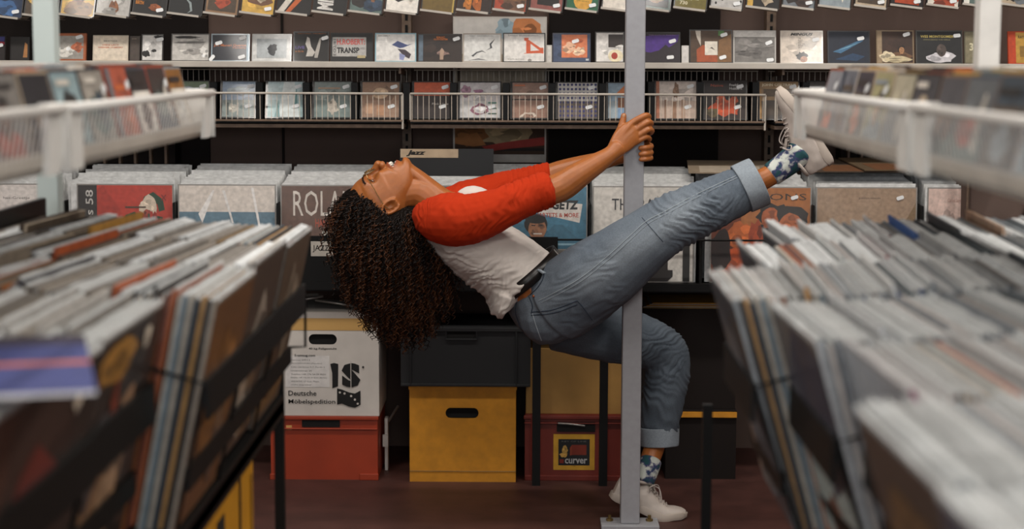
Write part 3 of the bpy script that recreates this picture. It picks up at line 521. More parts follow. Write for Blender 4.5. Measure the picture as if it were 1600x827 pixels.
for (xa, xb, lab, shp) in lps:
    a, b = X(xa, YF, 340), X(xb, YF, 340)
    st = {1: [(.1, .93, 1.4)]}.get(0, [])
    o = disc_thing('vinyl_record', ((a + b) / 2, YF, zbot), b - a, .315, .005, (R(-2), 0, 0), shp, lab, 'record', 'front LPs of the wall bins', c('8a8680'), [(.83, .89, .3)] if xa in (1110, 1275) else [])
    m = film(-(b - a) / 2, (b - a) / 2, None, -.0075, .315)
    f = m.build('plastic_sleeve', M['film'], loc=(0, 0, 0), smooth=True); f.parent = o
for (xa, sh_) in ((98, 'a8a4a0'), (106, '6a665f'), (113, 'c8c4be')):
    pass
# packed LPs behind the fronts of the wall bins
rr = random.Random(9)
m = MB()
bins = [(-85, 92), (100, 271), (278, 433), (440, 594), (600, 756), (764, 918), (926, 1092), (1102, 1266), (1275, 1436), (1446, 1510)]
for (pa, pb) in bins:
    xa, xb = X(pa, YF) + .004, X(pb, YF) - .004
    y = YF + .012; k = 0
    while y < 6.14:
        w_ = min(.315, xb - xa); sl = (xb - xa) - w_
        ox = xa + rr.uniform(0, 1) * max(sl, .0) + rr.uniform(-.003, .003)
        zt = ztop - .004 + (y - YF) * .11 + rr.uniform(-.007, .006)
        g = rr.choice(['a09c98', '8c8884', 'b4b0ac', '77726c', '9a948c', '5c5650', 'c4c0bc', '6c5f52', 'ad9c8a', '443c36'])
        if rr.random() < .04: g = rr.choice(['a8442c', 'b88a3c', '3c5a7c'])
        m.box(ox, ox + w_, y, y + .0035, zbot, zt, col=c(g)); m.box(ox - .001, ox + w_ + .001, y - .001, y + .0005, zbot, zt + rr.uniform(.002, .007), col=c('cfcfcd'))
        y += .0095
o = m.build('packed_records', M['sleevec'], loc=(0, 5.95, zbot)); tag(o, 'dense rows of filed LPs behind the front covers of the wall bins', 'records', kind='stuff')
# loose LPs lying over the bin on the right
for i, (pa, pb, py, col, lab) in enumerate([(1080, 1215, 258, '8a7a66', 'loose LP lying flat on the bin by the raised ankle'), (1240, 1420, 262, '4a3c30', 'dark LP lying flat over the filed records below the white basket'), (1300, 1500, 272, '5c4a34', 'brown LP lying flat over the right wall bin')]):
    Yc = 5.93; xa, xb = X(pa, Yc), X(pb, Yc)
    zz = ztop + (6.1 - YF) * .11 + .012 + i * .006
    mb = MB(); Mx = Matrix.Translation(((xa + xb) / 2, Yc, zz)) @ Matrix.Rotation(R(-4 + 5 * i), 4, 'Z') @ Matrix.Rotation(R(4), 4, 'X')
    mb.box(-.157, .157, -.157, .157, 0, .004, M=Mx, col=c(col)); mb.box(-.12, .08, -.156, .0, .004, .0045, M=Mx, col=c('6a4428' if i else 'a89a88'))
    o = mb.build('vinyl_record', M['paper'], loc=Mx.translation); tag(o, lab, 'record', 'loose LPs on the wall bins')
# Jazz divider card
xa, xb = X(625, 5.9), X(771, 5.9); zz0, zz1 = z(262, 5.9) - .2, z(233, 5.9)
jd = MB(); jd.box(xa, xb, 5.9, 5.905, zz0, zz1)
jo = jd.build('divider_card', M['grey'], loc=((xa + xb) / 2, 5.9, zz0)); tag(jo, 'black divider card with a beige strip lettered Jazz behind the chin', 'divider')
mb = MB(); u0, u1 = X(626, 5.9), X(716, 5.9); v0, v1 = z(247, 5.9), z(233.5, 5.9)
mb.box(u0, u1, 5.8985, 5.9, v0, v1, col=c('b09a80')); art(mb, [T('Jazz', .1, .15, .34, .72, '15110e', .05, .3)], lambda u, v, k: (u0 + u * (u1 - u0), 5.8984 - k, v0 + v * (v1 - v0)))
mb.build('lettered_strip', M['paper'], jo)
# wire bars behind, far left and far right
for (pa, pb, lab) in ((150, 270, 'dark slatted record frame under the left basket end'), (1316, 1420, 'dark slatted record frame under the right basket end')):
    xa, xb = X(pa, 6.1), X(pb, 6.1)
    e = empty('slatted_frame', ((xa + xb) / 2, 6.15, 1.03), lab, 'frame', 'dark slatted frames on the back wall')
    MB().box(xa, xb, 6.15, 6.25, 1.03, 1.18).build('frame_back', M['dark'], e)
    n = 5
    for k in range(n):
        x = xa + (xb - xa) * (k + .5) / n
        MB().box(x - .004, x + .004, 6.12, 6.15, 1.03, 1.18).build('slat', M['rust'], e)

# ============================================================ things under the wall bins
def carton(name, pa, pb, pya, pyb, Yf, depth, m_, lab, cat, hole=None, z0=None, z1=None, lip=0):
    xa, xb = X(pa, Yf, (pya + pyb) / 2), X(pb, Yf, (pya + pyb) / 2)
    z0 = z(pyb, Yf) if z0 is None else z0; z1 = z(pya, Yf) if z1 is None else z1
    e = empty(name, ((xa + xb) / 2, Yf + depth / 2, z0), lab, cat)
    mb = MB(); t = .006
    if hole:
        ha, hb, hya, hyb = hole; hx0, hx1 = X(ha, Yf, 500), X(hb, Yf, 500); hz0, hz1 = z(hyb, Yf), z(hya, Yf)
        r = (hz1 - hz0) / 2; cx0, cx1, cz = hx0 + r, hx1 - r, (hz0 + hz1) / 2
        for (a_, b_, q0, q1) in ((xa, hx0, z0, z1), (hx1, xb, z0, z1), (hx0, hx1, z0, hz0), (hx0, hx1, hz1, z1)):
            mb.add([(a_, Yf, q0), (b_, Yf, q0), (b_, Yf, q1), (a_, Yf, q1)], [(0, 1, 2, 3)])
        for (cx_, kx, sx, sz) in ((cx0, hx0, -1, -1), (cx0, hx0, -1, 1), (cx1, hx1, 1, -1), (cx1, hx1, 1, 1)):
            arc = [(cx_ + sx * r * math.cos(t_ * math.pi / 12), Yf, cz + sz * r * math.sin(t_ * math.pi / 12)) for t_ in range(7)]
            kz = cz + sz * r
            mb.add([(kx, Yf, kz)] + arc, [(0, i + 1, i + 2) for i in range(6)])
    else: mb.add([(xa, Yf, z0), (xb, Yf, z0), (xb, Yf, z1), (xa, Yf, z1)], [(0, 1, 2, 3)])
    y2 = Yf + depth
    mb.add([(xa, Yf, z0), (xb, Yf, z0), (xb, Yf, z1), (xa, Yf, z1), (xa, y2, z0), (xb, y2, z0), (xb, y2, z1), (xa, y2, z1)], [(4, 7, 6, 5), (0, 3, 7, 4), (1, 5, 6, 2), (3, 2, 6, 7), (0, 4, 5, 1)])
    mb.build('body', m_, e)
    if hole:
        MB().box(hx0, hx1, Yf + .008, Yf + .03, hz0, hz1).build('handle_hole', M['hole'], e)
    return e, xa, xb, z0, z1
def printed(e, rect, Yf, shapes, name='printing', mt='paper', yb=0):
    (a, b, ya, yb_) = rect; x0, x1, z0, z1 = X(a, Yf, 500), X(b, Yf, 500), z(yb_, Yf), z(ya, Yf)
    mb = MB(); art(mb, shapes, lambda u, v, k: (x0 + u * (x1 - x0), Yf - .0006 - k, z0 + v * (z1 - z0)), step=.0003)
    return mb.build(name, M[mt], e)
ycr = 5.76
# red crate + white carton
e, xa, xb, z0, z1 = carton('storage_crate', 423, 590, 652, 746, ycr, .30, M['redc'], 'orange red plastic crate on the floor under the white removal box', 'crate', z0=0)
for (a, b, q0, q1) in ((xa - .004, xb + .004, z1 - .012, z1), (xa - .003, xa + .035, 0.0, .02), (xb - .06, xb + .003, 0.0, .022), (xa, xb, z1 - .045, z1 - .04)):
    MB().box(a, b, ycr - .008, ycr + .0, q0, q1).build('rib', M['redc'], e, bevel=.002)
hx0, hx1 = X(472, ycr, 660), X(531, ycr, 660)
MB().box(hx0, hx1, ycr - .004, ycr, z(669, ycr), z(658, ycr)).build('handle', M['hole'], e)
MB().box(X(447, ycr, 660), X(456, ycr, 660), ycr - .002, ycr, z(674, ycr), z(667, ycr)).build('tape_scrap', M['tape'], e)
zc = z1
e, xa, xb, z0, z1 = carton('removal_box', 417, 592, 489, 650, ycr, .30, M['cardw'], 'white removal carton with black printed letters and tape strip', 'box', hole=(482, 526, 524, 540), z0=zc + .001)
MB().box(X(440, ycr, 500), X(579, ycr, 500), ycr - .001, ycr, z(518, ycr), z(499, ycr)).build('tape_strip', M['tape'], e)
printed(e, (445, 592, 489, 648), ycr, [
    ('r', .0, .995, 1, 1, 'c8c0b4'), T('40 kg Füllgewicht', .25, .625, .3, .025, '1a1816', .02),
    ('r', .0, .26, .47, .57, 'dcd8d4')] + [T(s, .06, .52 - i * .035, w_, .014, '5c5854') for i, (s, w_) in enumerate([('Firma 0911', .2), ('MUSTERMANN (Plauditz)', .33), ('Calle Gardanus 4-7, Pando 2', .36), ('Unternehmen 24', .22), ('Telefon +49 176 54 29 8251', .37), ('Mobile +49 176 54 29 8262 (Berlin)', .38), ('WICHTIG 27 Geo. Music', .3), ('nicht stapelbar', .22)])] +
    [T('S-umzug.com', .1, .555, .22, .03, '1c1a18', .02), T('Deutsche', .03, .175, .3, .05, '15130f', .012), T('Möbelspedition', .03, .085, .5, .055, '15130f', .012),
     ('p', [(.5, .25), (.56, .27), (.565, .49), (.52, .5), (.48, .49), (.5, .4)], '121010'), T('S', .6, .26, .2, .24, '121010', .07), ('r', .695, .24, .703, .52, 'c8c0b8'),
     ('p', [(.55, .09), (.6, .1), (.68, .07), (.74, .06), (.8, .09), (.8, .23), (.74, .2), (.68, .21), (.6, .24), (.55, .25)], '121010')] +
    [('o', x_, y_, .012, .011, 'c8c0b8') for (x_, y_) in ((.58, .21), (.63, .2), (.7, .175), (.74, .14), (.77, .1))] + [('o', .83, .46, .012, .012, '3a3632')])
# metal rods lying on the carton
for (a, b, ya, yb_, lab) in ((445, 505, 474, 463, 'short grey metal rod lying on the white carton, left end'), (492, 572, 469, 482, 'longer grey metal rod sloping down over the white carton')):
    p, q = at(a, ya, ycr + .04), at(b, yb_, ycr + .04)
    o = MB().tube([p, p.lerp(q, .5) + Vector((0, 0, .001)), q], .0045, 6).build('metal_rod', M['chrome'], smooth=True, loc=p.lerp(q, .5)); tag(o, lab, 'rod', 'metal rods on the carton')
# yellow box + charcoal crate
e, xa, xb, z0, z1 = carton('archive_box', 640, 806, 604, 752, 5.74, .30, M['yellow'], 'ochre yellow archive box with a dark handle slot on the floor', 'box', hole=(696, 748, 638, 654), z0=0)
MB().box(xa - .003, xb + .003, 5.736, 5.739, z1 - .012, z1 + .002).build('top_edge', M['yellow'], e)
MB().box(xa, xb, 5.7375, 5.739, .035, .038).build('bottom_crease', M['tan'], e)
e2, xa, xb, z0, z1 = carton('storage_crate', 626, 829, 512, 600, 5.73, .32, M['grey'], 'charcoal grey plastic crate stacked on the yellow archive box', 'crate', z0=z1 + .001)
for (a, b, q0, q1) in ((xa - .006, xb + .006, z1 - .014, z1), (xa + .03, xa + .036, z0, z1 - .014), (xb - .05, xb - .044, z0, z1 - .014), (xa, xb, z0, z0 + .01), (X(696, 5.73, 520), X(746, 5.73, 520), z(532, 5.73), z(529.5, 5.73)), (X(696, 5.73, 520), X(698, 5.73, 520), z(530, 5.73), z(518, 5.73)), (X(744, 5.73, 520), X(746, 5.73, 520), z(530, 5.73), z(518, 5.73))):
    MB().box(a, b, 5.722, 5.73, q0, q1).build('rib', M['grey'], e2, bevel=.002)
MB().box(X(699, 5.73, 520), X(743, 5.73, 520), 5.727, 5.73, z(530, 5.73), z(519, 5.73)).build('handle', M['hole'], e2)
# brown red crate + tan box
e, xa, xb, z0, z1 = carton('storage_crate', 820, 985, 648, 752, 5.77, .30, M['redb'], 'dark red brown plastic crate with a yellow bordered label', 'crate', z0=0)
for (a, b, q0, q1) in ((xa - .004, xb + .004, z1 - .014, z1 - .002), (xa, xb, .0, .018), (xa + .02, xa + .025, 0, z1), (xa - .002, xb, z1 - .03, z1 - .026)):
    MB().box(a, b, 5.762, 5.77, q0, q1).build('rib', M['redb'], e, bevel=.002)
MB().box(X(870, 5.77, 660), X(930, 5.77, 660), 5.765, 5.77, z(674, 5.77), z(659, 5.77)).build('handle', M['hole'], e)
MB().tube([at(872, 662, 5.763), at(890, 663, 5.762), at(914, 666, 5.763)], .0028, 6).build('handle_edge', M['chrome'], e)
printed(e, (866, 931, 678, 734), 5.77, [('r', 0, 0, 1, 1, 'c8962e'), ('r', .12, .13, .88, .86, '1c1c1e'), ('r', .45, .42, .8, .7, '7a2c1c'), ('p', [(.4, .4), (.4, .62), (.45, .7), (.45, .42)], '8a3a22'), blob(random.Random(70), .27, .55, .07, .14, 'b8924a'), blob(random.Random(71), .25, .42, .1, .06, 'c89c4c'), ('r', .15, .19, .25, .3, '7a2418'), T('curver', .28, .18, .54, .14, 'b0aeac', .02), T('KEY OF LINE', .2, .78, .6, .04, '6a6864')])
e, xa, xb, z0, z1 = carton('storage_box', 822, 985, 545, 646, 5.785, .28, M['tan'], 'plain tan box standing on the red brown crate', 'box', z0=z1 + .001)
# white bracket profile between boxes
p = at(607, 740, 5.9)
e = empty('shelf_bracket', (p.x, 5.9, 0), 'white metal shelf bracket standing between the orange crate and yellow box', 'bracket')
MB().box(p.x - .012, p.x - .002, 5.9, 5.94, .0, z(655, 5.9)).build('flange', M['white'], e); MB().box(p.x - .018, p.x + .0, 5.885, 5.9, z(698, 5.9), z(680, 5.9)).build('hook', M['white'], e)
MB().bar((p.x, 5.9, z(660, 5.9)), (p.x + .03, 5.95, z(640, 5.9)), .006).build('arm', M['chrome'], e)
# under right bins
e, xa, xb, z0, z1 = carton('storage_crate', 1040, 1150, 640, 752, 5.8, .3, M['dark'], 'dark crate with a thin orange rim in the shade under the right bins', 'crate', z0=0)
MB().box(xa, xb, 5.79, 5.8, z(650, 5.8), z(642, 5.8)).build('rim', M['yellow'], e)
e, xa, xb, z0, z1 = carton('storage_crate', 1000, 1150, 482, 636, 5.82, .3, M['dark'], 'black box holding papers under the right wall bins', 'crate', z0=z1 + .001)
for i in range(5):
    m = MB(); zz = z1 + .004 + .005 * i - .0
    m.box(xa + .01 * i, xb - .02, 5.83, 6.05, z1 + .0005 + i * .004, z1 + .0035 + i * .004, col=c(['8a6a3c', 'a89c8c', 'b07a30', '9a9088', 'b8862e'][i]))
    o = m.build('paper_sheet', M['paper'], loc=((xa + xb) / 2, 5.9, z1)); tag(o, ['brown', 'grey', 'orange', 'pale grey', 'ochre'][i] + ' paper folder on the black box, ' + ['lowest', 'second lowest', 'middle', 'second highest', 'topmost'][i] + ' of the stack', 'folder', 'paper folders under the right wall bins')
# brown cabinet at right end of the wall bins
e = empty('side_cabinet', (1.75, 5.6, 0), 'plain brown cabinet side standing at the right end of the wall bins', 'cabinet')
MB().box(X(1512, 5.55, 300) + .03, 2.3, 5.55, 5.9, .0, z(188, 5.55)).build('body', M['wall'], e)
MB().box(X(1512, 5.55, 300) - .004, X(1512, 5.55, 300) + .02, 5.54, 5.55, 0, z(188, 5.55)).build('edge_trim', M['rust'], e)

# ============================================================ aisle racks
SH = .315
def sleeve_mesh():
    m = MB(); t = .0056
    m.box(-t / 2, t / 2, 0, SH, 0, SH, 0)
    n = 6
    vs = []; fs = []
    for i in range(n + 1):
        y = -.003 + (SH + .006) * i / n
        vs += [(-t / 2 - .0004, y, .25), (-t / 2 - .0002, y, SH + .001), (0, y, SH + .004 + .0015 * math.sin(i * 2.3)), (t / 2 + .0004, y, SH)]
    for i in range(n):
        for k in range(3): fs.append((i * 4 + k, i * 4 + 4 + k, i * 4 + 5 + k, i * 4 + 1 + k))
    m.add(vs, fs, 1)
    return m
SM = sleeve_mesh().mesh('vinyl_record', [M['sleeve'], M['bag']])
_m = MB(); _m.box(-.0026, .0026, 0, SH, 0, SH, 0); _m.box(-.0018, .0018, .001, SH - .001, SH - .001, SH + .0008, 0)
SM2 = _m.mesh('vinyl_record', [M['sleeve'], M['bag']])
rr = random.Random(21)
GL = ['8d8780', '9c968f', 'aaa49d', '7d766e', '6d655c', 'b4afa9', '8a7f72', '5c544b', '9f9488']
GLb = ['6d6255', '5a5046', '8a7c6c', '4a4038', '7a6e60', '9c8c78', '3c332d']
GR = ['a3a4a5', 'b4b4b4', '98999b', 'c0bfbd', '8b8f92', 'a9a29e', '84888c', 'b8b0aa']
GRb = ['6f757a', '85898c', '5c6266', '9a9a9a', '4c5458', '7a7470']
PITCHR = .0072
SP = ['9c5430', 'a89f92', '2e2926', '8a5026', 'b4aca0', '26303a', '8c7048', '66301f', '707e86', 'a47c48', '3c3733']
CNAME = dict(zip(GL + GLb + GR + GRb, ['mid grey', 'pale taupe', 'light beige grey', 'warm grey', 'dull brown grey', 'pale beige', 'taupe', 'dark taupe', 'sand grey', 'brown', 'dark brown', 'light brown', 'very dark brown', 'grey brown', 'tan', 'nearly black brown', 'silver grey', 'light grey', 'cool mid grey', 'off white', 'slate grey', 'beige', 'steel grey', 'pale beige grey', 'dark steel grey', 'cool grey', 'dark slate', 'plain grey', 'blue black', 'stone grey']))
CNAME.update(dict(zip(SP, ['burnt orange', 'cream', 'charcoal', 'amber brown', 'ivory', 'blue slate', 'khaki', 'rust red', 'pale blue', 'honey', 'soot grey'])))
CNAME.update({'a04c28': 'rust', 'b06a34': 'orange brown', '2c2c38': 'navy', '8a3024': 'brick red', 'a03038': 'red', '3a5078': 'blue', 'c8a888': 'peach', '7a2c30': 'maroon'})
recs = []
def ordn(n):
    if n <= 31: return ORD[n - 1]
    t_ = {3: 'thirt', 4: 'fort', 5: 'fift', 6: 'sixt', 7: 'sevent', 8: 'eight', 9: 'ninet'}[n // 10]
    return t_ + 'ieth' if n % 10 == 0 else t_ + 'y-' + ORD[n % 10 - 1]
def sections(side):
    if side < 0:
        return [(2.90, -.405), (2.572, -.405), (2.245, -.405), (1.91, -.472), (1.58, -.468), (1.25, -.465)]
    return [(2.90, .425), (2.572, .34), (2.245, .262), (1.915, .31), (1.588, .345), (1.26, .30), (.93, .30)]
for side in (-1, 1):
    tilt = R(12) if side < 0 else R(16)
    for si, (y0, xf) in enumerate(sections(side)):
        n = int((.93 - abs(xf)) / PITCHR)
        for i in range(n):
            xt = abs(xf) + i * PITCHR
            zt = 1.09 + rr.uniform(-.0035, .003) + min(i * .0004, .02) + (.012 if rr.random() < .05 else 0)
            yy = y0 + rr.uniform(-.006, .008)
            px = 830 + side * xt * FPX / (y0 + .32)
            if px < -30 or px > 1640: continue
            tl = tilt * max(.35, 1 - i * .009) + rr.uniform(-.004, .004)
            f = i / n
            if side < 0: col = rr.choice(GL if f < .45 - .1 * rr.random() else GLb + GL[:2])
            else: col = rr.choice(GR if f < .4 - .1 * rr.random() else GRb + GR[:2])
            q = rr.random(); lab = None
            if q < .03 and i > 2: col = rr.choice(['a04c28', 'b06a34', '2c2c38', '8a3024'] if side < 0 else ['a03038', '3a5078', 'c8a888', '7a2c30'])
            if i and i < 17 and (side, si) in ((-1, 2), (1, 1), (1, 2), (1, 4), (-1, 0)): col = SP[(i * 7 + si * 3) % len(SP)]
            recs.append([side, si, i, xt, yy, zt, tl, col, y0])
# singled out coloured sleeves: (side, section, index) -> colour, label
special = {(-1, 2, 17): ('b05a30', 'LP with a bright orange edge midway in the left rack'), (-1, 1, 40): ('a85028', 'LP with an orange edge deep in the left rack, second section from its far end'),
           (-1, 2, 34): ('28242c', 'LP with a black edge deep in the third section of the left rack'), (-1, 0, 44): ('a8782c', 'LP with a mustard edge at the far end of the left rack'), (-1, 0, 60): ('3c2c20', 'tall dark brown divider card at the back of the left rack'),
           (1, 1, 26): ('b03a40', 'LP with a crimson edge in the middle of the right rack'), (1, 0, 30): ('3f5f96', 'blue divider standing up at the far end of the right rack'), (1, 0, 24): ('8c2c30', 'LP with a dark red edge near the blue divider'), (1, 1, 17): ('d4d8d6', 'LP with a white edge beside the crimson one'), (1, 0, 50): ('d8b496', 'LP with a peach edge deep at the far end of the right rack'),
           (1, 4, 0): ('7c2050', 'purple edged LP at the front of the right rack'), (1, 2, 13): ('a87838', 'LP with an ochre edge near the front of the right rack'), (1, 0, 40): ('6a6c70', 'tall grey divider card at the far end of the right rack')}
fronts = {}
def rec_matrix(side, xt, y, zt, tl, yw=0):
    # bottom point so that the top edge lands at (side*xt, zt)
    xb_ = side * (xt + SH * math.sin(tl)) + math.sin(yw) * .14; zb__ = zt - SH * math.cos(tl)
    return Matrix.Translation((xb_, y, zb__)) @ Matrix.Rotation(-side * tl, 4, 'Y') @ Matrix.Rotation(yw, 4, 'Z')
recs.sort(key=lambda r: (r[8] * 1.0 + r[2] * .004))
ind = 0; stuffm = MB()
FR = {
 (-1, 5): [('r', 0, 0, 1, 1, '4a2c20'), blob(random.Random(81), .3, .4, .3, .25, '7a2c20'), blob(random.Random(82), .7, .7, .2, .2, '3a2a20'), blob(random.Random(83), .6, .3, .15, .2, 'a84a20')],
 (-1, 4): [('r', 0, 0, 1, 1, '3a2820'), ('r', .75, 0, 1, 1, '2a201a'), blob(random.Random(84), .35, .5, .3, .28, '6e2a20'), blob(random.Random(85), .5, .35, .12, .2, 'a83c24'), blob(random.Random(86), .3, .18, .12, .15, 'c05a22'), blob(random.Random(87), .6, .14, .15, .12, '4c5034'), blob(random.Random(89), .75, .88, .05, .05, 'c8b8a4')],
 (-1, 3): [('r', 0, 0, 1, 1, '30241e'), blob(random.Random(90), .45, .3, .3, .3, '8a6648'), blob(random.Random(91), .6, .55, .12, .2, 'a07a5c'), blob(random.Random(92), .5, .25, .18, .15, 'b08a68'), blob(random.Random(93), .3, .9, .25, .1, 'b07c34'), blob(random.Random(94), .35, .7, .06, .1, '8a3a24'), blob(random.Random(95), .75, .92, .06, .05, 'd0c0ac'), blob(random.Random(96), .2, .55, .14, .2, '463c3a')],
 (-1, 2): [('r', 0, 0, 1, 1, '6a4424'), blob(random.Random(97), .5, .5, .35, .3, '80542a'), blob(random.Random(98), .7, .3, .15, .2, '5a4436')],
 (-1, 1): [('r', 0, 0, 1, 1, '4c3a2e'), blob(random.Random(99), .5, .4, .3, .35, 'a09080'), blob(random.Random(100), .6, .5, .2, .2, '5c4c40')],
 (-1, 0): [('r', 0, 0, 1, 1, '5a4634'), blob(random.Random(101), .5, .55, .3, .3, '7c6a58'), blob(random.Random(102), .4, .3, .2, .2, '3c2e26')],
 (1, 0): [('r', 0, 0, 1, 1, '3c4246'), blob(random.Random(103), .5, .5, .3, .3, '5c6266')],
 (1, 1): [('r', 0, 0, 1, 1, '3a3e42'), blob(random.Random(104), .4, .4, .3, .3, '6c7276')],
 (1, 2): [('r', 0, 0, 1, 1, '34383e'), blob(random.Random(105), .4, .6, .3, .3, '565a60'), ('p', [(.1, .1), (.3, .6), (.36, .55), (.2, .05)], '9a8070')],
 (1, 3): [('r', 0, 0, 1, 1, '5c5450'), ('r', 0, .05, 1, .45, 'a2aca8'), ('p', [(0, .7), (.35, .6), (.5, .3), (1, .5), (1, .95), (.5, 1)], '383a48'), blob(random.Random(106), .4, .15, .2, .12, '6a4434'), blob(random.Random(107), .85, .6, .05, .06, 'b8c0c0')],
 (1, 4): [('r', 0, 0, 1, 1, 'a8aeb4'), blob(random.Random(108), .5, .6, .08, .12, 'c07848'), blob(random.Random(109), .4, .5, .2, .06, '3c3440'), ('r', 0, 0, 1, .3, '3c3e4e'), blob(random.Random(110), .2, .55, .06, .12, 'b06a5c')],
 (1, 5): [('r', 0, 0, 1, 1, '4a4038'), blob(random.Random(111), .5, .7, .35, .2, '6e5436'), blob(random.Random(112), .4, .3, .3, .3, '2c2c38')],
 (1, 6): [('r', 0, 0, 1, 1, '454a58')],
}
rackname = {-1: 'left', 1: 'right'}
secname = {-1: ['farthest section', 'second farthest section', 'third farthest section', 'fourth farthest section', 'second nearest section', 'nearest section'],
           1: ['farthest section', 'second farthest section', 'third farthest section', 'fourth farthest section', 'third nearest section', 'second nearest section', 'nearest section']}
for (side, si, i, xt, yy, zt, tl, col, y0) in recs:
    key = (side, si, i); sp = special.get(key)
    if sp: col = sp[0]; zt += .012
    mx = rec_matrix(side, xt, yy, zt, tl, -R(3.2) * min(1, i / 22) if si <= 2 else (R(1.2) if side > 0 else 0))
    if ind < 262 or sp or i == 0:
        bare = i > (8 if si > 2 else 16) and (i * 7919 + si * 31) % 10 < (7 if side < 0 else 4)
        o = bpy.data.objects.new('vinyl_record', SM2 if bare else SM); C.objects.link(o); o.matrix_world = mx; o.color = (*c(col), 1); ind += 1
        if sp: tag(o, sp[1], 'record', 'coloured LPs in the %s aisle rack' % rackname[side])
        elif i == 0: tag(o, 'front LP facing the aisle in the %s of the %s rack' % (secname[side][si], rackname[side]), 'record', 'front LPs of the %s aisle rack' % rackname[side])
        else: tag(o, '%s edged LP, %s in from the aisle, %s of %s rack' % (CNAME.get(col, 'coloured'), ordn(i + 1), secname[side][si], rackname[side]), 'record', 'LPs packed in the %s of the %s rack' % (secname[side][si], rackname[side]))
        if i == 0:
            mb = MB(); s_ = -side
            art(mb, FR[(side, si)], (lambda u, v, k: (s_ * (.0033 + k), (u if side < 0 else 1 - u) * SH, v * (SH - .005))) if True else None)
            cv = mb.build('cover_print', M['prnt'], loc=(0, 0, 0)); cv.parent = o
    else:
        stuffm.box(-.0028, .0028, 0, SH, 0, SH, 0, c(col), mx)
        if (i * 7919 + si) % 10 > (6 if side < 0 else 4): stuffm.box(-.0031, .0031, -.002, SH + .002, SH, SH + .004, 0, c('d0d2d2'), mx)
o = stuffm.build('packed_records', M['sleevec'], loc=(0, 2.9, .78)); tag(o, 'remaining tightly packed LPs in the far sections of both aisle racks', 'records', kind='stuff')

for side in (-1, 1):
    xo = side * .445 if side < 0 else side * .40
    nm = rackname[side]
    e = empty('record_rack', (side * .7, 2.1, 0), 'black metal record rack along the %s side of the aisle' % nm, 'record rack', 'aisle record racks')
    xr = side * (.425 if side < 0 else .37)
    S = side
    secs = sections(side)
    for si, (y0, xf) in enumerate(secs):
        tl = math.tan(R(13) if side < 0 else R(19))
        for (dz, r_) in ((.105, .052), (.222, .03)):
            x = S * (abs(xf) + dz * tl - .011)
            MB().box(x - .003, x + .003, y0 - .004, y0 + .322, 1.09 - dz - r_, 1.09 - dz).build('front_rail', M['black'], e)
        x = S * (abs(xf) + .1 * tl - .009)
        MB().tube([(x + S * .07, y0 - .004, 1.0), (x, y0 - .004, .98), (S * (abs(xf) + .29 * tl - .009), y0 - .004, .775), (S * .9, y0 - .004, .77)], .0035, 6).build('divider_wire', M['black'], e)
    MB().box(min(S * .46, S * .9), max(S * .46, S * .9), secs[-1][0], 3.24, .745, .765).build('bin_floor', M['black'], e)
    MB().box(min(S * .46, S * .475), max(S * .46, S * .475), secs[-1][0], 3.24, .735, .775).build('lower_rail', M['black'], e)
    MB().box(min(S * .895, S * .905), max(S * .895, S * .905), secs[-1][0], 3.24, .76, 1.14).build('back_panel', M['black'], e)
    for (x, y) in ((.469 if side < 0 else .33, 3.24), (.88, 3.24), (.46, 1.6), (.88, 1.6)):
        MB().box(S * x - .009, S * x + .009, y - .009, y + .009, 0, .98 if (y > 3 and x < .5 and side < 0) else .76).build('leg', M['black'], e)
    MB().box(min(S * .46, S * .9), max(S * .46, S * .9), 3.232, 3.248, .735, .76).build('end_rail', M['black'], e)
    if side > 0: MB().box(.795, 1.3, 3.20, 3.215, 1.09, 1.30).build('end_board', M['wall'], e)
    # centre uprights of the double sided rack
    pxu = 71 if side < 0 else 1543
    x = X(pxu, 3.3, 100)
    MB().box(x - .020, x + .020, 3.29, 3.33, 0, 2.3).build('upright_post', M['postw'] if side < 0 else M['white'], e, bevel=.003)
    for y in (1.2,):
        MB().box(x - .020, x + .020, y - .02, y + .02, 0, 2.3).build('upright_post', M['postw'], e, bevel=.003)
# blue and white LP lying flat over the nearest left sections
mb = MB(); Mx = Matrix.Translation((-.575, 1.63, 1.105)) @ Matrix.Rotation(R(16), 4, 'Z')
mb.box(-.157, .157, -.157, .157, 0, .004, M=Mx, col=c('d0cccc'))
mb.box(.02, .157, -.157, .157, .004, .0046, M=Mx, col=c('2c346e')); mb.box(-.157, .157, .10, .157, .004, .0048, M=Mx, col=c('2a2038')); mb.box(-.1, .157, -.02, .0, .004, .005, M=Mx, col=c('b05a38'))
o = mb.build('vinyl_record', M['paper'], loc=Mx.translation); tag(o, 'blue and white LP lying flat on the nearest left records', 'record', 'loose LPs on the aisle racks')
# hanging wire loop at the far end of the left rack
p0, p1, p2 = at(477, 462, 3.26), at(477, 542, 3.26), at(445, 543, 3.26)
lw = MB().tube([at(497, 462, 3.26), p0, p1, p2], .0028, 6).build('wire_hook', M['black'], loc=p0); tag(lw, 'bent black wire hook at the far end of the left rack', 'hook')
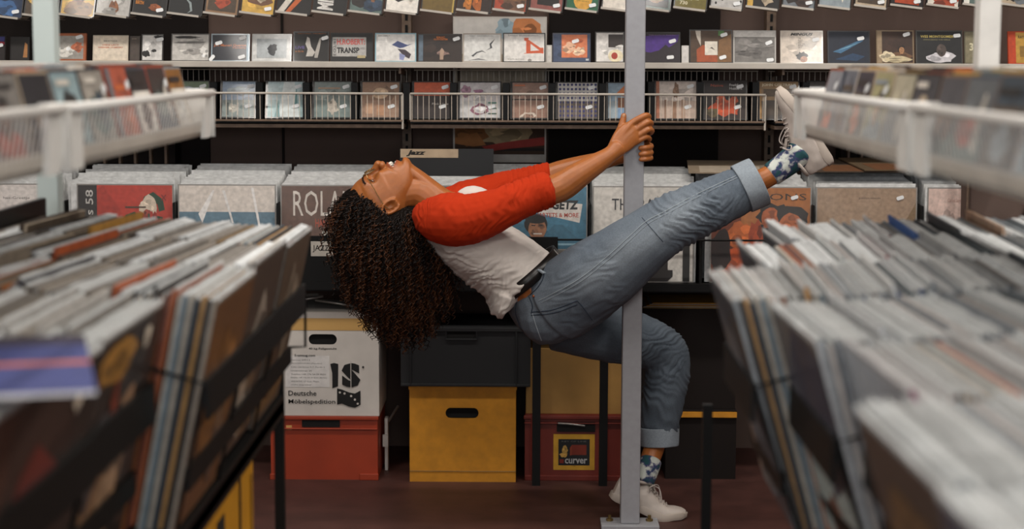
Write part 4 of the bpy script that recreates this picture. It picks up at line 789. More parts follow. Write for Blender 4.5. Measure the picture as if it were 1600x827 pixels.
# ---- white CD baskets over the racks
def basket(side, ya, yb, xf, lab):
    S = side; zr_, zw, zl = 1.334 if side < 0 else 1.338, 1.275, 1.252
    e = empty('disc_basket', (S * .72, (ya + yb) / 2, 1.25), lab, 'CD basket', 'white CD baskets over the aisle racks')
    x0 = S * xf; xin = S * (xf + .03)
    MB().tube([(S * .86, yb, zr_), (x0 + S * .02, yb, zr_), (x0, yb - .015, zr_), (x0, ya + .015, zr_), (x0 + S * .02, ya, zr_), (S * .86, ya, zr_)], .0065, 8).build('rim', M['wirew'], e, smooth=True)
    m = MB(); y = ya + .07
    while y < yb - .07:
        m.tube([(x0, y, zr_), (x0 + S * .010, y, zw)], .0010, 4, cap=False); y += .021 if side < 0 else .019
    g = m.build('wire_grid', M['wirew'], e); g['kind'] = 'stuff'
    # curved lower sheet
    m = MB(); prof = [(0.009, zw + .004), (.012, zl + .012), (.02, zl + .003), (.035, zl - .002), (.28, zl + .004)]
    for t_ in (0, .003):
        pass
    vs = []; fs = []
    for (dx, zz) in prof: vs += [(x0 + S * dx, ya, zz), (x0 + S * dx, yb, zz), (x0 + S * (dx + .002), ya, zz + .003), (x0 + S * (dx + .002), yb, zz + .003)]
    for i in range(len(prof) - 1):
        a = i * 4; b = a + 4
        fs += [(a, a + 1, b + 1, b), (a + 2, b + 2, b + 3, a + 3), (a, b, b + 2, a + 2), (a + 1, a + 3, b + 3, b + 1)]
    m.add(vs, fs).build('lower_sheet', M['shelfw'], e)
    for (y0, y1) in ((ya, ya + .075), (yb - .075, yb)):
        m = MB(); far = y1 == yb
        yc = [(y0, zr_ - .004), (y1, zr_ - .004)]
        pts = [(y0, zr_), (y1, zr_), (y1, zl + .03), (y1 - .012, zl + .01), (y1 - .03, zl), (y0, zl)] if far else [(y1, zr_), (y0, zr_), (y0, zl + .03), (y0 + .012, zl + .01), (y0 + .03, zl), (y1, zl)]
        n = len(pts); vs = [(x0 + S * .004, p[0], p[1]) for p in pts] + [(x0 + S * .012, p[0], p[1]) for p in pts]
        m.add(vs, [tuple(range(n)), tuple(reversed(range(n, 2 * n)))] + [(i, (i + 1) % n, n + (i + 1) % n, n + i) for i in range(n)])
        ye = y1 if far else y0
        m.box(min(x0, S * .86), max(x0, S * .86), ye - .002, ye + .002, zl, zr_)
        m.build('end_panel', M['white'], e)
    m = MB(); y = ya
    while y < yb:
        m.tube([(S * .87, y, zl), (S * .875, y, 1.386)], .0016, 4, cap=False); y += .016
    for zz in (1.386, 1.35): m.tube([(S * .875, ya, zz), (S * .875, yb, zz)], .0025, 5)
    g = m.build('back_grid', M['wirew'], e); g['kind'] = 'stuff'
    return e
basket(-1, 2.27, 3.30, .592, 'white wire CD basket over the far half of the left rack')
basket(-1, 1.22, 2.25, .592, 'white wire CD basket at the left edge nearest the camera')
basket(1, 2.33, 3.33, .492, 'white wire CD basket over the far half of the right rack by the raised foot')
basket(1, 1.30, 2.31, .492, 'white wire CD basket at the right edge nearest the camera')
rr = random.Random(77)
desc = ['portrait', 'colour patches', 'framed picture', 'two tone scene', 'two figures', 'side band']
lcol = {0: 'd07820', 6: 'b87020'}
for side in (-1, 1):
    S = side; xf = .592 if side < 0 else .492; k = 0
    y = 3.14; 
    while y > (1.75 if side < 0 else 1.35):
        for j in range(5):
            ci = rr.randrange(6)
            shp = rnd_cover(rr, ci) if j == 0 else ([('r', 0, 0, 1, 1, rr.choice(PAL)), ('r', 0, .9, 1, 1, rr.choice(PAL))])
            if j == 0:
                if side < 0: shp[0] = ('r', 0, 0, 1, 1, ['8a5a1c', '2a2624', '1d1a1a', 'b8583c', '9a9288', '8fa4a8', '17121a', '7c7670', '24407a', '6a3418', '3a2a20'][k % 11])
                else: shp[0] = ('r', 0, 0, 1, 1, ['8a8a90', '6a6c74', '34303a', 'a09a70', 'b0a890', '3c3a3e', '4c4a4e', '5f6264', '34404a', '6a88a8', '2c3240', 'c0a088'][k % 12])
            xx = S * (xf + .022 + j * .0125); lean = R(14)
            loc = (xx, y + rr.uniform(-.004, .004), 1.258 + j * .001 + rr.uniform(0, .006))
            rz = math.pi / 2 if S < 0 else -math.pi / 2
            o = disc_thing('compact_disc', loc, .142, .125, .0105, (0, 0, 0), shp if j == 0 else shp, '%s CD, %s stack from the far end of the %s baskets' % ((['front', 'second', 'third', 'fourth', 'rearmost'][j] + (' ' + desc[ci] if j == 0 else '')), ORD[k], rackname[side]), 'CD', 'CDs in the %s white baskets' % rackname[side], c(rr.choice(PAL)), [(.82, .75, .3)] if j == 0 and rr.random() < .4 else [])
            o.rotation_euler = (R(-14), 0, rz)
        k += 1; y -= .1465
# boxes under the aisle racks
def side_box(name, S, xf, ya, yb, z0, z1, m_, lab, shapes=None):
    e = empty(name, (S * (xf + .15), (ya + yb) / 2, z0), lab, 'box', 'cartons under the aisle racks')
    MB().box(min(S * xf, S * (xf + .3)), max(S * xf, S * (xf + .3)), ya, yb, z0, z1).build('body', m_, e, bevel=.003)
    if shapes:
        mb = MB(); art(mb, shapes, lambda u, v, k: (S * (xf - .0012 - k), ya + (u if S < 0 else 1 - u) * (yb - ya), z0 + v * (z1 - z0)), step=.0003); mb.build('printing', M['paper'], e)
for (S, xa_) in ((-1, .46), (1, .34)):
    e = empty('lower_shelf', (S * .66, 2.2, .3), 'black lower shelf board under the %s rack' % rackname[S], 'shelf board', 'lower shelf boards of the aisle racks')
    MB().box(min(S * (xa_ + .03), S * .9), max(S * (xa_ + .03), S * .9), 1.3, 3.22, .28, .3).build('shelf_board', M['black'], e)
side_box('yellow_carton', -1, .50, 2.62, 3.12, .301, .70, M['yellow2'], 'yellow carton with sideways black letters under the left rack', [T('II.I', .25, .55, .14, .35, '1a1408', .05, 0, True), ('r', .68, .6, .71, .95, '1a1408'), ('o', .52, .62, .05, .05, '1a1408'), T('Pulli', .6, .38, .1, .14, '2a2010', .01, 0, True), ('p', [(.35, .5), (.45, .55), (.42, .48)], '1a1408'), ('r', .92, .6, .94, .9, '3a2c10')])
side_box('yellow_carton', -1, .50, 2.42, 2.58, .301, .66, M['yellow2'], 'narrow yellow carton with a round black mark under the left rack', [('o', .5, .6, .22, .1, '1a1408'), ('o', .5, .6, .1, .05, 'c88a14')])
side_box('brown_carton', 1, .37, 2.50, 2.80, .301, .62, M['tan'], 'tan carton in the shade under the right rack', None)
side_box('brown_carton', 1, .37, 2.2, 2.44, .301, .56, M['yellow'], 'ochre carton nearest the camera under the right rack', None)

# ============================================================ pole
PY = 5.20
xt_, xb_ = X(993, PY, 5), X(984, PY, 815)
px_ = (X(992.5, PY, 100) + X(984.5, PY, 700)) / 2
pole = empty('support_pole', (px_, PY, 0), 'grey painted square steel pole held by the leaning woman', 'pole')
MB().box(px_ - .0285, px_ + .0285, PY - .0285, PY + .0285, .012, 3.0).build('shaft', M['post'], pole, bevel=.004)
MB().box(px_ - .087, px_ + .087, PY - .05, PY + .05, 0, .012).build('base_plate', M['post'], pole, bevel=.002)
for s in (-1, 1):
    m = MB(); m.tube([(px_ + s * .06, PY + .01, .012), (px_ + s * .06, PY + .01, .019)], .011, 6); m.tube([(px_ + s * .06, PY + .01, .019), (px_ + s * .06, PY + .01, .03)], .005, 8)
    m.build('anchor_bolt', M['bolt'], pole)
# ============================================================ person
PRS = empty('person', at(1030, 815, 5.30) * 1.0, 'person in red sleeved shirt and jeans leaning back from the grey pole, one leg raised', 'person')
PRS.location.z = 0
def W(t): return at(t[0], t[1], t[2])
def spline(pts, n=6):
    """catmull-rom over tuples"""
    P = [np.array(p, float) for p in pts]; P = [2 * P[0] - P[1]] + P + [2 * P[-1] - P[-2]]
    out = []
    for i in range(1, len(P) - 2):
        for k in range(n):
            t = k / n
            out.append(.5 * ((2 * P[i]) + (-P[i - 1] + P[i + 1]) * t + (2 * P[i - 1] - 5 * P[i] + 4 * P[i + 1] - P[i + 2]) * t * t + (-P[i - 1] + 3 * P[i] - 3 * P[i + 1] + P[i + 2]) * t ** 3))
    out.append(P[-2]); return out
def loft(mb, pts, n=6, seg=20, cap=True, world=False):
    """pts: (px,py,Y, a in-plane radius, b depth radius) ; rings keep one axis near world Y"""
    Q = []
    for p in pts:
        v = Vector(p[:3]) if world else at(*p[:3]); Q.append((v.x, v.y, v.z, p[3], p[4] if len(p) > 4 else p[3]))
    S = spline(Q, n)
    # rounded caps
    def ext(s0, s1, sign):
        d = s0[:3] - s1[:3]; L = np.linalg.norm(d); d = d / max(L, 1e-9); r = min(s0[3], s0[4]); o = []
        for k in (1, 2, 3):
            a = k / 3 * math.pi / 2; f = math.cos(a) if k < 3 else .08
            o.append(np.array([*(s0[:3] + d * r * math.sin(a) * cap_f), s0[3] * f, s0[4] * f]))
        return o
    cap_f = .8 if cap is True else float(cap)
    if cap: S = list(reversed(ext(S[0], S[1], -1))) + S + ext(S[-1], S[-2], 1)
    vs = []; k = len(S)
    for i, s in enumerate(S):
        t = Vector(S[min(i + 1, k - 1)][:3] - S[max(i - 1, 0)][:3]).normalized()
        y = Vector((0, 1, 0)); y = (y - t * y.dot(t))
        if y.length < .25:
            y = Vector((1, 0, 0)); y = y - t * y.dot(t)
        y.normalize(); x = t.cross(y)
        for j in range(seg):
            a = 2 * math.pi * j / seg
            vs.append(Vector(s[:3]) + x * math.cos(a) * s[3] + y * math.sin(a) * s[4])
    fs = [(i * seg + j, i * seg + (j + 1) % seg, (i + 1) * seg + (j + 1) % seg, (i + 1) * seg + j) for i in range(k - 1) for j in range(seg)]
    fs += [tuple(reversed(range(seg))), tuple((k - 1) * seg + j for j in range(seg))]
    mb.add(vs, fs); return mb
def remesh(mb, voxel, smooth=4, fac=.5):
    me = mb.mesh('tmp', M['paper']); o = bpy.data.objects.new('tmp', me); C.objects.link(o)
    bmm = bmesh.new(); bmm.from_mesh(me); bmesh.ops.recalc_face_normals(bmm, faces=bmm.faces); bmm.to_mesh(me); bmm.free()
    r = o.modifiers.new('r', 'REMESH'); r.mode = 'VOXEL'; r.voxel_size = voxel
    s = o.modifiers.new('s', 'SMOOTH'); s.iterations = smooth; s.factor = fac
    dg = bpy.context.evaluated_depsgraph_get(); ev = o.evaluated_get(dg)
    m2 = bpy.data.meshes.new_from_object(ev); bpy.data.objects.remove(o); bpy.data.meshes.remove(me)
    return m2
def vcoords(me):
    a = np.empty(len(me.vertices) * 3, np.float32); me.vertices.foreach_get('co', a); return a.reshape(-1, 3).astype(float)
def vnorm(me):
    a = np.empty(len(me.vertices) * 3, np.float32); me.vertices.foreach_get('normal', a); return a.reshape(-1, 3).astype(float)
def setv(me, v): me.vertices.foreach_set('co', v.astype(np.float32).ravel()); me.update()
def finish(me, name, mats, parent, vcol=None):
    loc = np.array(PRS.location)
    setv(me, vcoords(me) - loc)
    me.materials.clear()
    for m_ in (mats if isinstance(mats, list) else [mats]): me.materials.append(m_)
    me.polygons.foreach_set('use_smooth', [True] * len(me.polygons))
    if vcol is not None:
        ca = me.color_attributes.new('Col', 'FLOAT_COLOR', 'POINT'); b = np.ones((len(vcol), 4), np.float32); b[:, :3] = vcol; ca.data.foreach_set('color', b.ravel())
    me.name = name; o = bpy.data.objects.new(name, me); C.objects.link(o); o.parent = parent
    if parent is not PRS: o.matrix_parent_inverse = Matrix.Identity(4)
    return o
def bvh_of(me):
    return BVHTree.FromPolygons([tuple(v.co) for v in me.vertices], [tuple(p.vertices) for p in me.polygons])
def hit(bv, px, py, off=0.0):
    d = ray(px, py); r = bv.ray_cast(Vector((0, 0, CAMZ)), d)
    if r[0] is None: return None
    return r[0] + r[1] * off
CAMY = 5.3
def pxof(v):
    """project array of points to picture coordinates (used to place folds along the limbs)"""
    A = np.array(CM.inverted()); q = (v - np.array([0, 0, CAMZ])) @ A.T
    return 800 + FPX * q[:, 0] / -q[:, 2], 413.5 - FPX * q[:, 1] / -q[:, 2]
def ss(x, a, b):
    t = np.clip((x - a) / (b - a), 0, 1); return t * t * (3 - 2 * t)
def seg_t(px, py, a, b):
    d = np.array([b[0] - a[0], b[1] - a[1]], float); L2 = d @ d
    t = ((px - a[0]) * d[0] + (py - a[1]) * d[1]) / L2
    dist = ((px - a[0]) * -d[1] + (py - a[1]) * d[0]) / math.sqrt(L2)
    return t, dist
M['skin'] = mat('skin', attr='Col', rough=.42, nscale=60, namt=.07, bump=.12, bscale=350, spec=.5)
bs = M['skin'].node_tree.nodes['Principled BSDF']; bs.inputs['Subsurface Weight'].default_value = .12; bs.inputs['Subsurface Radius'].default_value = (.012, .005, .003); bs.inputs['Subsurface Scale'].default_value = 1.0
M['denim'] = mat('denim', attr='Col', rough=.85, nscale=260, namt=.16, bump=.35, bscale=900)
M['shirtw'] = mat('white_jersey', c('cfc6be'), .85, bump=.2, bscale=900, sheen=.1)
M['shirtr'] = mat('red_jersey', c('b4300c'), .9, bump=.3, bscale=900, spec=.2)
M['leather'] = mat('black_leather', c('141110'), .35)
M['shoe'] = mat('white_shoe_leather', c('c4b8ae'), .5, nscale=25, namt=.06)
M['lace'] = mat('shoe_lace', c('b5aaa2'), .8)
M['hair'] = mat('dark_curls', c('160c07'), .5, spec=.35)
M['hair2'] = mat('brown_curls', c('4c2a12'), .5, spec=.35)
M['eye'] = mat('eye_white', c('cfc6be'), .2); M['iris'] = mat('dark_iris', c('1a0e08'), .15)
M['teeth'] = mat('teeth', c('e8e0d4'), .25); M['mouthin'] = mat('mouth_inside', c('2c0c0a'), .6)
M['brow'] = mat('eyebrow_hair', c('160d08'), .8)
M['gold'] = mat('gold_wire', c('8a6a40'), .3, metal=.7)
M['thread'] = mat('seam_thread', c('9ba4aa'), .8)
M['copper'] = mat('copper_rivet', c('a8603c'), .35, metal=.8)
M['patch'] = mat('leather_patch', c('a86a2c'), .6)
M['lens'] = mat('clear_lens', c('ffffff'), .03, alpha=.12)

# ---------------- head frame
HC = at(632, 245, 5.235)                       # chin point
hu = Vector((.878, 0, .479)); hv = Vector((-.479, 0, .878)); hw = Vector((0, -1, 0))
tw = R(4)                                     # slight turn of the face towards the viewer
hv2 = (hv * math.cos(tw) + hw * math.sin(tw)).normalized(); hw2 = (hw * math.cos(tw) - hv * math.sin(tw)).normalized()
HS = 1.0
hcen = HC + hu * -.10 + hv * -.07
def H(u, v, w): # relative to head centre for the turn
    return hcen + hu * (u + .10) * HS + hv2 * (v + .07) * HS + hw2 * w * HS
HM = Matrix((hu, hv2, hw2)).transposed()
body = MB()
def hel(u, v, w, ru, rv, rw): body.ell(H(u, v, w), (ru, rv, rw), HM, 20, 12)
SL = [(-.2275, -.075, -.105, .012, -.09), (-.218, -.045, -.138, .036, -.092), (-.198, -.018, -.168, .058, -.092), (-.170, .000, -.184, .069, -.092), (-.145, .0055, -.189, .0735, -.092), (-.128, .006, -.188, .0745, -.092),
      (-.110, .000, -.182, .0725, -.090), (-.090, -.001, -.170, .0695, -.088), (-.067, .001, -.150, .0640, -.082), (-.050, .002, -.128, .0600, -.075), (-.034, -.002, -.112, .0555, -.070), (-.018, -.007, -.098, .0480, -.062), (-.006, -.004, -.078, .0370, -.045), (.004, -.008, -.055, .0240, -.030), (.009, -.014, -.040, .010, -.026)]
S_ = spline(SL, 3); n_seg = 40; vs = []
for (u_, vf_, vb_, hw_, vc_) in S_:
    ex = 2.35 if u_ > -.15 else 2.1
    if u_ > -.075: ex = 2.0
    for j in range(n_seg):
        a_ = 2 * math.pi * j / n_seg; ca, sa = math.cos(a_), math.sin(a_)
        e_ = 2 / (ex if ca > 0 else 2.0)
        vv_ = vc_ + ((vf_ - vc_) if ca > 0 else (vc_ - vb_)) * math.copysign(abs(ca) ** e_, ca)
        vs.append(H(u_, vv_, hw_ * math.copysign(abs(sa) ** e_, sa)))
k_ = len(S_)
body.add(vs, [(i * n_seg + j, i * n_seg + (j + 1) % n_seg, (i + 1) * n_seg + (j + 1) % n_seg, (i + 1) * n_seg + j) for i in range(k_ - 1) for j in range(n_seg)] + [tuple(range(n_seg)), tuple((k_ - 1) * n_seg + j for j in range(n_seg))])
loft(body, [(*H(-.126, -.006, 0), .009, .010), (*H(-.112, -.001, 0), .010, .0085), (*H(-.094, .008, 0), .0115, .0095), (*H(-.0775, .0175, 0), .0125, .0120)], world=True)
for s in (-1, 1): hel(-.0695, .0085, s * .0135, .0095, .0105, .0080)
hel(-.067, .010, 0, .0075, .010, .007)
# ear (near and far)
for s in (-1, 1):
    pts = []
    for k in range(11):
        a = R(-70 + 300 * k / 10)
        pts.append(H(-.098 - .028 * math.sin(a) - .002, -.099 + .017 * math.cos(a) * -1 - .004, s * (.074 + .006 * math.sin(a))))
    body.tube(pts, [.004, .0046, .005, .005, .005, .0048, .0046, .0046, .005, .0062, .0068], 8)
    hel(-.098, -.098, s * .071, .024, .013, .0055); hel(-.090, -.086, s * .073, .006, .004, .005)
# neck
loft(body, [(*H(-.070, -.098, 0), .044, .050), (*at(655, 302, 5.235), .054, .054), (*at(680, 322, 5.235), .056, .060), (*at(705, 338, 5.235), .075, .09), (*at(735, 365, 5.235), .085, .13)], world=True)
loft(body, [(637, 262, 5.235, .016, .03), (655, 278, 5.235, .022, .035), (684, 303, 5.235, .028, .04), (705, 318, 5.235, .03, .04)])
# torso inside the shirt, pelvis, legs inside the jeans
loft(body, [(705, 345, 5.235, .07, .13), (740, 378, 5.235, .085, .15), (790, 420, 5.235, .085, .125), (840, 452, 5.24, .09, .14), (880, 485, 5.25, .09, .15)])
def limb(pts, seg=18): loft(body, pts, seg=seg)
limb([(868, 478, 5.18, .09), (950, 420, 5.085, .085), (1040, 354, 5.06, .062), (1120, 314, 5.08, .052), (1170, 291, 5.09, .036), (1200, 276, 5.095, .031), (1222, 262, 5.10, .032), (1240, 246, 5.10, .034)])
limb([(880, 500, 5.34, .09), (960, 525, 5.37, .08), (1040, 553, 5.39, .060), (1032, 630, 5.365, .050), (1024, 690, 5.345, .034), (1016, 718, 5.315, .031), (1006, 744, 5.295, .032)])
# feet
loft(body, [(1278, 243, 5.10, .018), (1258, 226, 5.10, .022, .024), (1244, 195, 5.10, .017, .024), (1235, 172, 5.10, .010, .022)])
loft(body, [(972, 762, 5.285, .012), (992, 768, 5.285, .018, .022), (1016, 786, 5.285, .013, .022), (1030, 795, 5.285, .006, .018)])
# near (right) arm
limb([(700, 343, 5.09, .062), (760, 333, 5.065, .050), (830, 308, 5.075, .042), (858, 299, 5.085, .042), (880, 290, 5.095, .043, .042), (905, 273, 5.10, .038), (935, 254, 5.115, .030, .029), (953, 242, 5.125, .0245, .027), (966, 231, 5.13, .026, .022)])
# far (left) arm
limb([(725, 325, 5.36, .06), (790, 300, 5.38, .048), (850, 280, 5.36, .040), (878, 270, 5.35, .038), (910, 260, 5.33, .033), (950, 249, 5.30, .026), (975, 243, 5.275, .023)])
# near hand: palm + metacarpals + fingers round the pole
PFY = PY - .0285
def tb(pts, rs, seg=12):
    loft(body, [(p[0], p[1], p[2], r) for p, r in zip(pts, rs)], n=5, seg=seg, cap=1.0)
loft(body, [(960, 236, 5.13, .024, .017), (972, 222, 5.138, .034, .016), (986, 208, 5.146, .035, .0145), (992, 204, 5.149, .030, .012)])
F = [((962, 226), (980, 201), (988, 192), (1008, 181), (1013.5, 184), (1004, 190)),
     ((966, 230), (986, 208), (993, 203), (1012, 191), (1017.0, 195), (1006, 200)),
     ((967, 235), (987, 216), (995, 213), (1013, 202.5), (1018.5, 206), (1008, 211)),
     ((968, 240), (984, 226), (992, 223), (1009, 214.5), (1015, 218), (1006, 221))]
for i, (a, b, k_, p_, d_, t_) in enumerate(F):
    r0 = (.0105, .0102, .0100, .0090)[i]
    tb([(*a, 5.132), (*b, 5.142), (*k_, 5.148), (*p_, 5.153), (d_[0], d_[1], 5.190), (t_[0], t_[1], 5.2455)], [r0 + .002, r0 + .001, r0, r0 - .001, r0 - .0016, r0 - .0022])
tb([(958, 232, 5.14), (963, 217, 5.15), (969, 203, 5.160), (972.5, 192, 5.165), (974.5, 181, 5.168)], [.018, .0145, .0115, .0105, .0085])
tb([(966, 214, 5.145), (976, 208, 5.147), (984, 202, 5.147)], [.012, .013, .012])
# far hand behind the pole, fingers coming round its right edge
loft(body, [(970, 244, 5.28, .022, .018), (985, 238, 5.268, .034, .015), (1000, 234, 5.262, .036, .013)])
for i, (yk, r0) in enumerate(((217, .0085), (228.5, .0095), (238.0, .0092), (246.5, .0082))):
    if i == 0: tb([(985, yk + 8, 5.262), (994, yk + 5, 5.262), (1002, yk + 3, 5.262), (1008, yk + 2, 5.262)], [.010, .0095, .0085, .0075])
    else: tb([(988, yk - 1, 5.265), (1005, yk - 2, 5.262), (1015, yk - 1, 5.238), (1016.5, yk + 1, 5.195), (1009, yk + 2.5, 5.160), (1001, yk + 3, 5.1585)], [r0 + .001, r0, r0 - .0002, r0 - .0008, r0 - .0012, r0 - .0018])
tb([(972, 240, 5.27), (966, 232, 5.26), (968, 222, 5.24)], [.014, .0115, .0095])
me = remesh(body, .0024, 3)
v = vcoords(me); nrm = vnorm(me)
# local head coordinates of every vertex
d = v - np.array(hcen); U = d @ np.array(hu) - .10; V = d @ np.array(hv2) - .07; Wl = d @ np.array(hw2)
hd = (U < .03) & (V > -.2)
front = ss(V, -.075, -.035) * hd
aw = np.abs(Wl); q = aw / .031; inm = 1 - ss(aw, .027, .034)
uu, ul = -.0535 + .0085 * q ** 2, -.0245 - .0145 * q ** 2
dv = np.zeros(len(v))
G = lambda x, s_: np.exp(-(x / s_) ** 2)
dv += .006 * G(U + .040, .024) * G(Wl, .026)                                  # muzzle
dv += .0085 * G(U + .078, .017) * G(aw - .037, .015)                           # cheek lifted by the smile
dv += .004 * G(U + .131, .007) * G(aw - .026, .018)                            # brow ridge
dv -= .0125 * G(U + .1125, .0105) * G(aw - .031, .0145)                        # eye socket
dv -= .0030 * G(U + .052 - (aw - .030) * .9, .0035) * G(aw - .034, .009)         # smile fold
dv -= .0035 * G(U + .012, .006) * G(Wl, .022)                                  # under the lower lip
dv += .0045 * G(U - .000, .010) * G(Wl, .016)                                  # chin
dv += .0045 * (G(U - uu, .0042) + G(U - ul, .0048)) * inm                      # lips
dv -= .0165 * ss(U, uu + .0015, uu + .0055) * (1 - ss(U, ul - .0055, ul - .0015)) * (1 - ss(aw, .024, .030))
dv = dv * front
mo = ss(U, uu + .003, uu + .006) * (1 - ss(U, ul - .006, ul - .003)) * (1 - ss(aw, .025, .030)) * front
lip = np.clip((G(U - uu, .0052) + G(U - ul, .0058)), 0, 1) * inm * (V > -.03) * hd
for s in (-1, 1):
    no = G(U + .0635, .0032) * G(Wl - s * .0080, .0036) * (V > .0) * hd
    dv -= no * .004
    eb = np.exp(-(((U + .098) / .012) ** 2 + ((V + .099) / .008) ** 2)) * (np.abs(Wl) > .06) * (np.sign(Wl) == s) * hd
    v -= np.array(hw2) * (s * eb * .008)[:, None]
v += np.array(hv2) * dv[:, None]
px, py = pxof(v)
# knuckle and tendon relief
setv(me, v)
base = np.array(c('a4612f')); col = np.tile(base, (len(v), 1))
col = col * (1 - lip[:, None] * .75) + np.array(c('8a3f30')) * lip[:, None] * .75
mi = mo[:, None]; col = col * (1 - mi) + np.array(c('30100c')) * mi
# nails
BODY = finish(me, 'body', M['skin'], PRS, col)
me_b = BODY.data
bv_body = BVHTree.FromPolygons([tuple(v_.co + PRS.location) for v_ in me_b.vertices], [tuple(p.vertices) for p in me_b.polygons])

# eyes
def face(u_, w_, off=0.0):
    r_ = bv_body.ray_cast(H(u_, .08, w_), -hv2)
    return (r_[0] + hv2 * off) if r_[0] is not None else H(u_, 0, w_)
M['lid'] = mat('eyelid_skin', c('8a4c26'), .45)
for s in (-1, 1):
    ec = face(-.1125, s * .031) - hv2 * .0062
    m = MB(); m.ell(ec, (.0118, .0118, .0118), HM, 18, 14)
    o = m.build('eye', M['eye'], PRS, smooth=True)
    m = MB(); m.ell(ec + hv2 * .0088, (.0052, .0036, .0052), HM, 14, 8); m.build('iris', M['iris'], o, smooth=True, loc=PRS.location)
    m = MB()
    for sg, op in ((-1, .0066), (1, .0054)):
        pts = []
        for k in range(11):
            t = -1 + 2 * k / 10; w__ = s * .031 + .0150 * t; u__ = -.1122 + sg * op * (1 - t * t)
            pts.append(Vector(ec) + hv2 * (.0118 * math.sqrt(max(.1, 1 - (t * .75) ** 2)) - .0005) + hw2 * (w__ - s * .031) + hu * (u__ + .1125))
        m.tube(pts, [.0010] + [.0016] * 9 + [.0010], 8)
        m.tube([p_ + hu * sg * .0032 - hv2 * .0012 for p_ in pts], [.0014] + [.0024] * 9 + [.0014], 8)
    lo = m.build('eyelid', M['lid'], PRS, smooth=True)
    m = MB()
    for k in range(34):
        t = k / 33; w__ = s * (.011 + .038 * t); a = face(-.1300 - .0065 * math.sin(t * 2.5) + .0012 * ((k % 3) - 1), w__, .0002)
        m.tube([a, a + hu * -.0035 + hw2 * s * .006 + hv2 * .0010], [.0012, .0003], 4)
    m.build('eyebrow', M['brow'], PRS)
    m = MB()
    for k in range(13):
        t = -1 + 2 * k / 12; a = Vector(ec) + hv2 * (.0115 * math.sqrt(max(.1, 1 - (t * .75) ** 2))) + hw2 * .015 * t + hu * (-.0048 * (1 - t * t)); m.tube([a, a + hv2 * .005 - hu * .003, a + hv2 * .0075 - hu * .007], [.0007, .0005, .0002], 3)
    m.build('eyelash', M['brow'], PRS)
# teeth
m = MB()
for k in range(8):
    t = (k - 3.5) / 4; a = H(-.0462 + .0050 * t * t, .0052 - .016 * t * t, t * .0235)
    m.ell(a, (.0060, .0024, .0038 if abs(t) > .3 else .0042), HM, 12, 8)
m.build('upper_teeth', M['teeth'], PRS, smooth=True)
m = MB()
for k in range(6):
    t = (k - 2.5) / 3; a = H(-.0300 - .004 * t * t, -.0005 - .011 * t * t, t * .014); m.ell(a, (.0036, .0026, .0026), HM, 8, 6)
m.build('lower_teeth', M['teeth'], PRS, smooth=True)
# glasses
gl = None
m = MB()
for s in (-1, 1):
    ring = [H(-.111 + .019 * math.cos(t), .0125 - .10 * (abs(s * .032 + .023 * math.sin(t)) ** 1.6) , s * .032 + .023 * math.sin(t)) for t in [2 * math.pi * k / 24 for k in range(24)]]
    m.tube(ring, .0018, 6, closed=True)
frame = m.build('eyeglasses', M['gold'], PRS, smooth=True)
MB().tube([H(-.118, .0122, -.010), H(-.121, .0140, 0), H(-.118, .0122, .010)], .0012, 6).build('bridge', M['gold'], frame, loc=PRS.location)
for s in (-1, 1):
    MB().tube([H(-.119, .0115, s * .055), H(-.119, .002, s * .064), H(-.117, -.050, s * .0735), H(-.115, -.088, s * .079), H(-.106, -.108, s * .079)], .0013, 6).build('temple_arm', M['gold'], frame, loc=PRS.location)
    n = 20; ring = [H(-.111 + .018 * math.cos(t), .0123 - .10 * (abs(s * .032 + .022 * math.sin(t)) ** 1.6), s * .032 + .022 * math.sin(t)) for t in [2 * math.pi * k / n for k in range(n)]]
    mm = MB(); mm.add(ring, [tuple(range(n))]); mm.build('lens', M['lens'], frame, loc=PRS.location)
# fingernails on the visible thumb
m = MB(); a = at(974.6, 181.5, 5.160); m.ell(a, (.0045, .0018, .0065), None, 10, 6); m.build('thumbnail', mat('nail', c('b98a66'), .3), PRS, smooth=True)

# ---------------- shirt
sb = MB()
loft(sb, [(672, 331, 5.235, .052, .060), (688, 345, 5.235, .080, .13), (715, 362, 5.235, .098, .165), (745, 384, 5.235, .104, .160), (772, 404, 5.235, .108, .150), (797, 422, 5.235, .112, .148), (810, 436, 5.24, .122, .152), (815, 441, 5.24, .121, .153)], cap=.25, seg=28)
sb.ell(at(735, 345, 5.16), (.062, .055, .05)); sb.ell(at(735, 345, 5.31), (.062, .055, .05)); sb.ell(at(740, 323, 5.215), (.068, .05, .062))
loft(sb, [(790, 455, 5.21, .05, .13), (782, 478, 5.21, .030, .12), (778, 487, 5.21, .022, .10)], cap=.4)
ms = remesh(sb, .004, 3); v = vcoords(ms); n_ = vnorm(ms); px, py = pxof(v)
disp = np.zeros(len(v))
def folds(px, py, a, b, period, amp, width, t0=0, t1=1, wob=4, seed=0, skew=0):
    t, dd = seg_t(px, py, a, b)
    L = math.hypot(b[0] - a[0], b[1] - a[1])
    ph = t * L + wob * np.sin(dd * .09 + seed) + wob * .5 * np.sin(dd * .23 + seed * 2) + skew * dd
    env = ss(t, t0 - .08, t0 + .05) * (1 - ss(t, t1 - .05, t1 + .08)) * np.exp(-(dd / width) ** 2)
    ph = ph + 9 * np.sin(t * 5.3 + seed * 1.7) + 5 * np.sin(t * 11.1 + seed)
    w_ = np.sin(ph * 2 * math.pi / period)
    w_ = .5 * w_ - .8 * np.maximum(0, w_) ** 3 + .3
    mod = .35 + .65 * (.5 + .5 * np.sin(t * 9 + dd * .06 + seed * 3)) 
    return env * amp * w_ * mod
disp += folds(px, py, (700, 400), (800, 470), 26, .009, 70, 0, 1.1, 7, 1, .55)
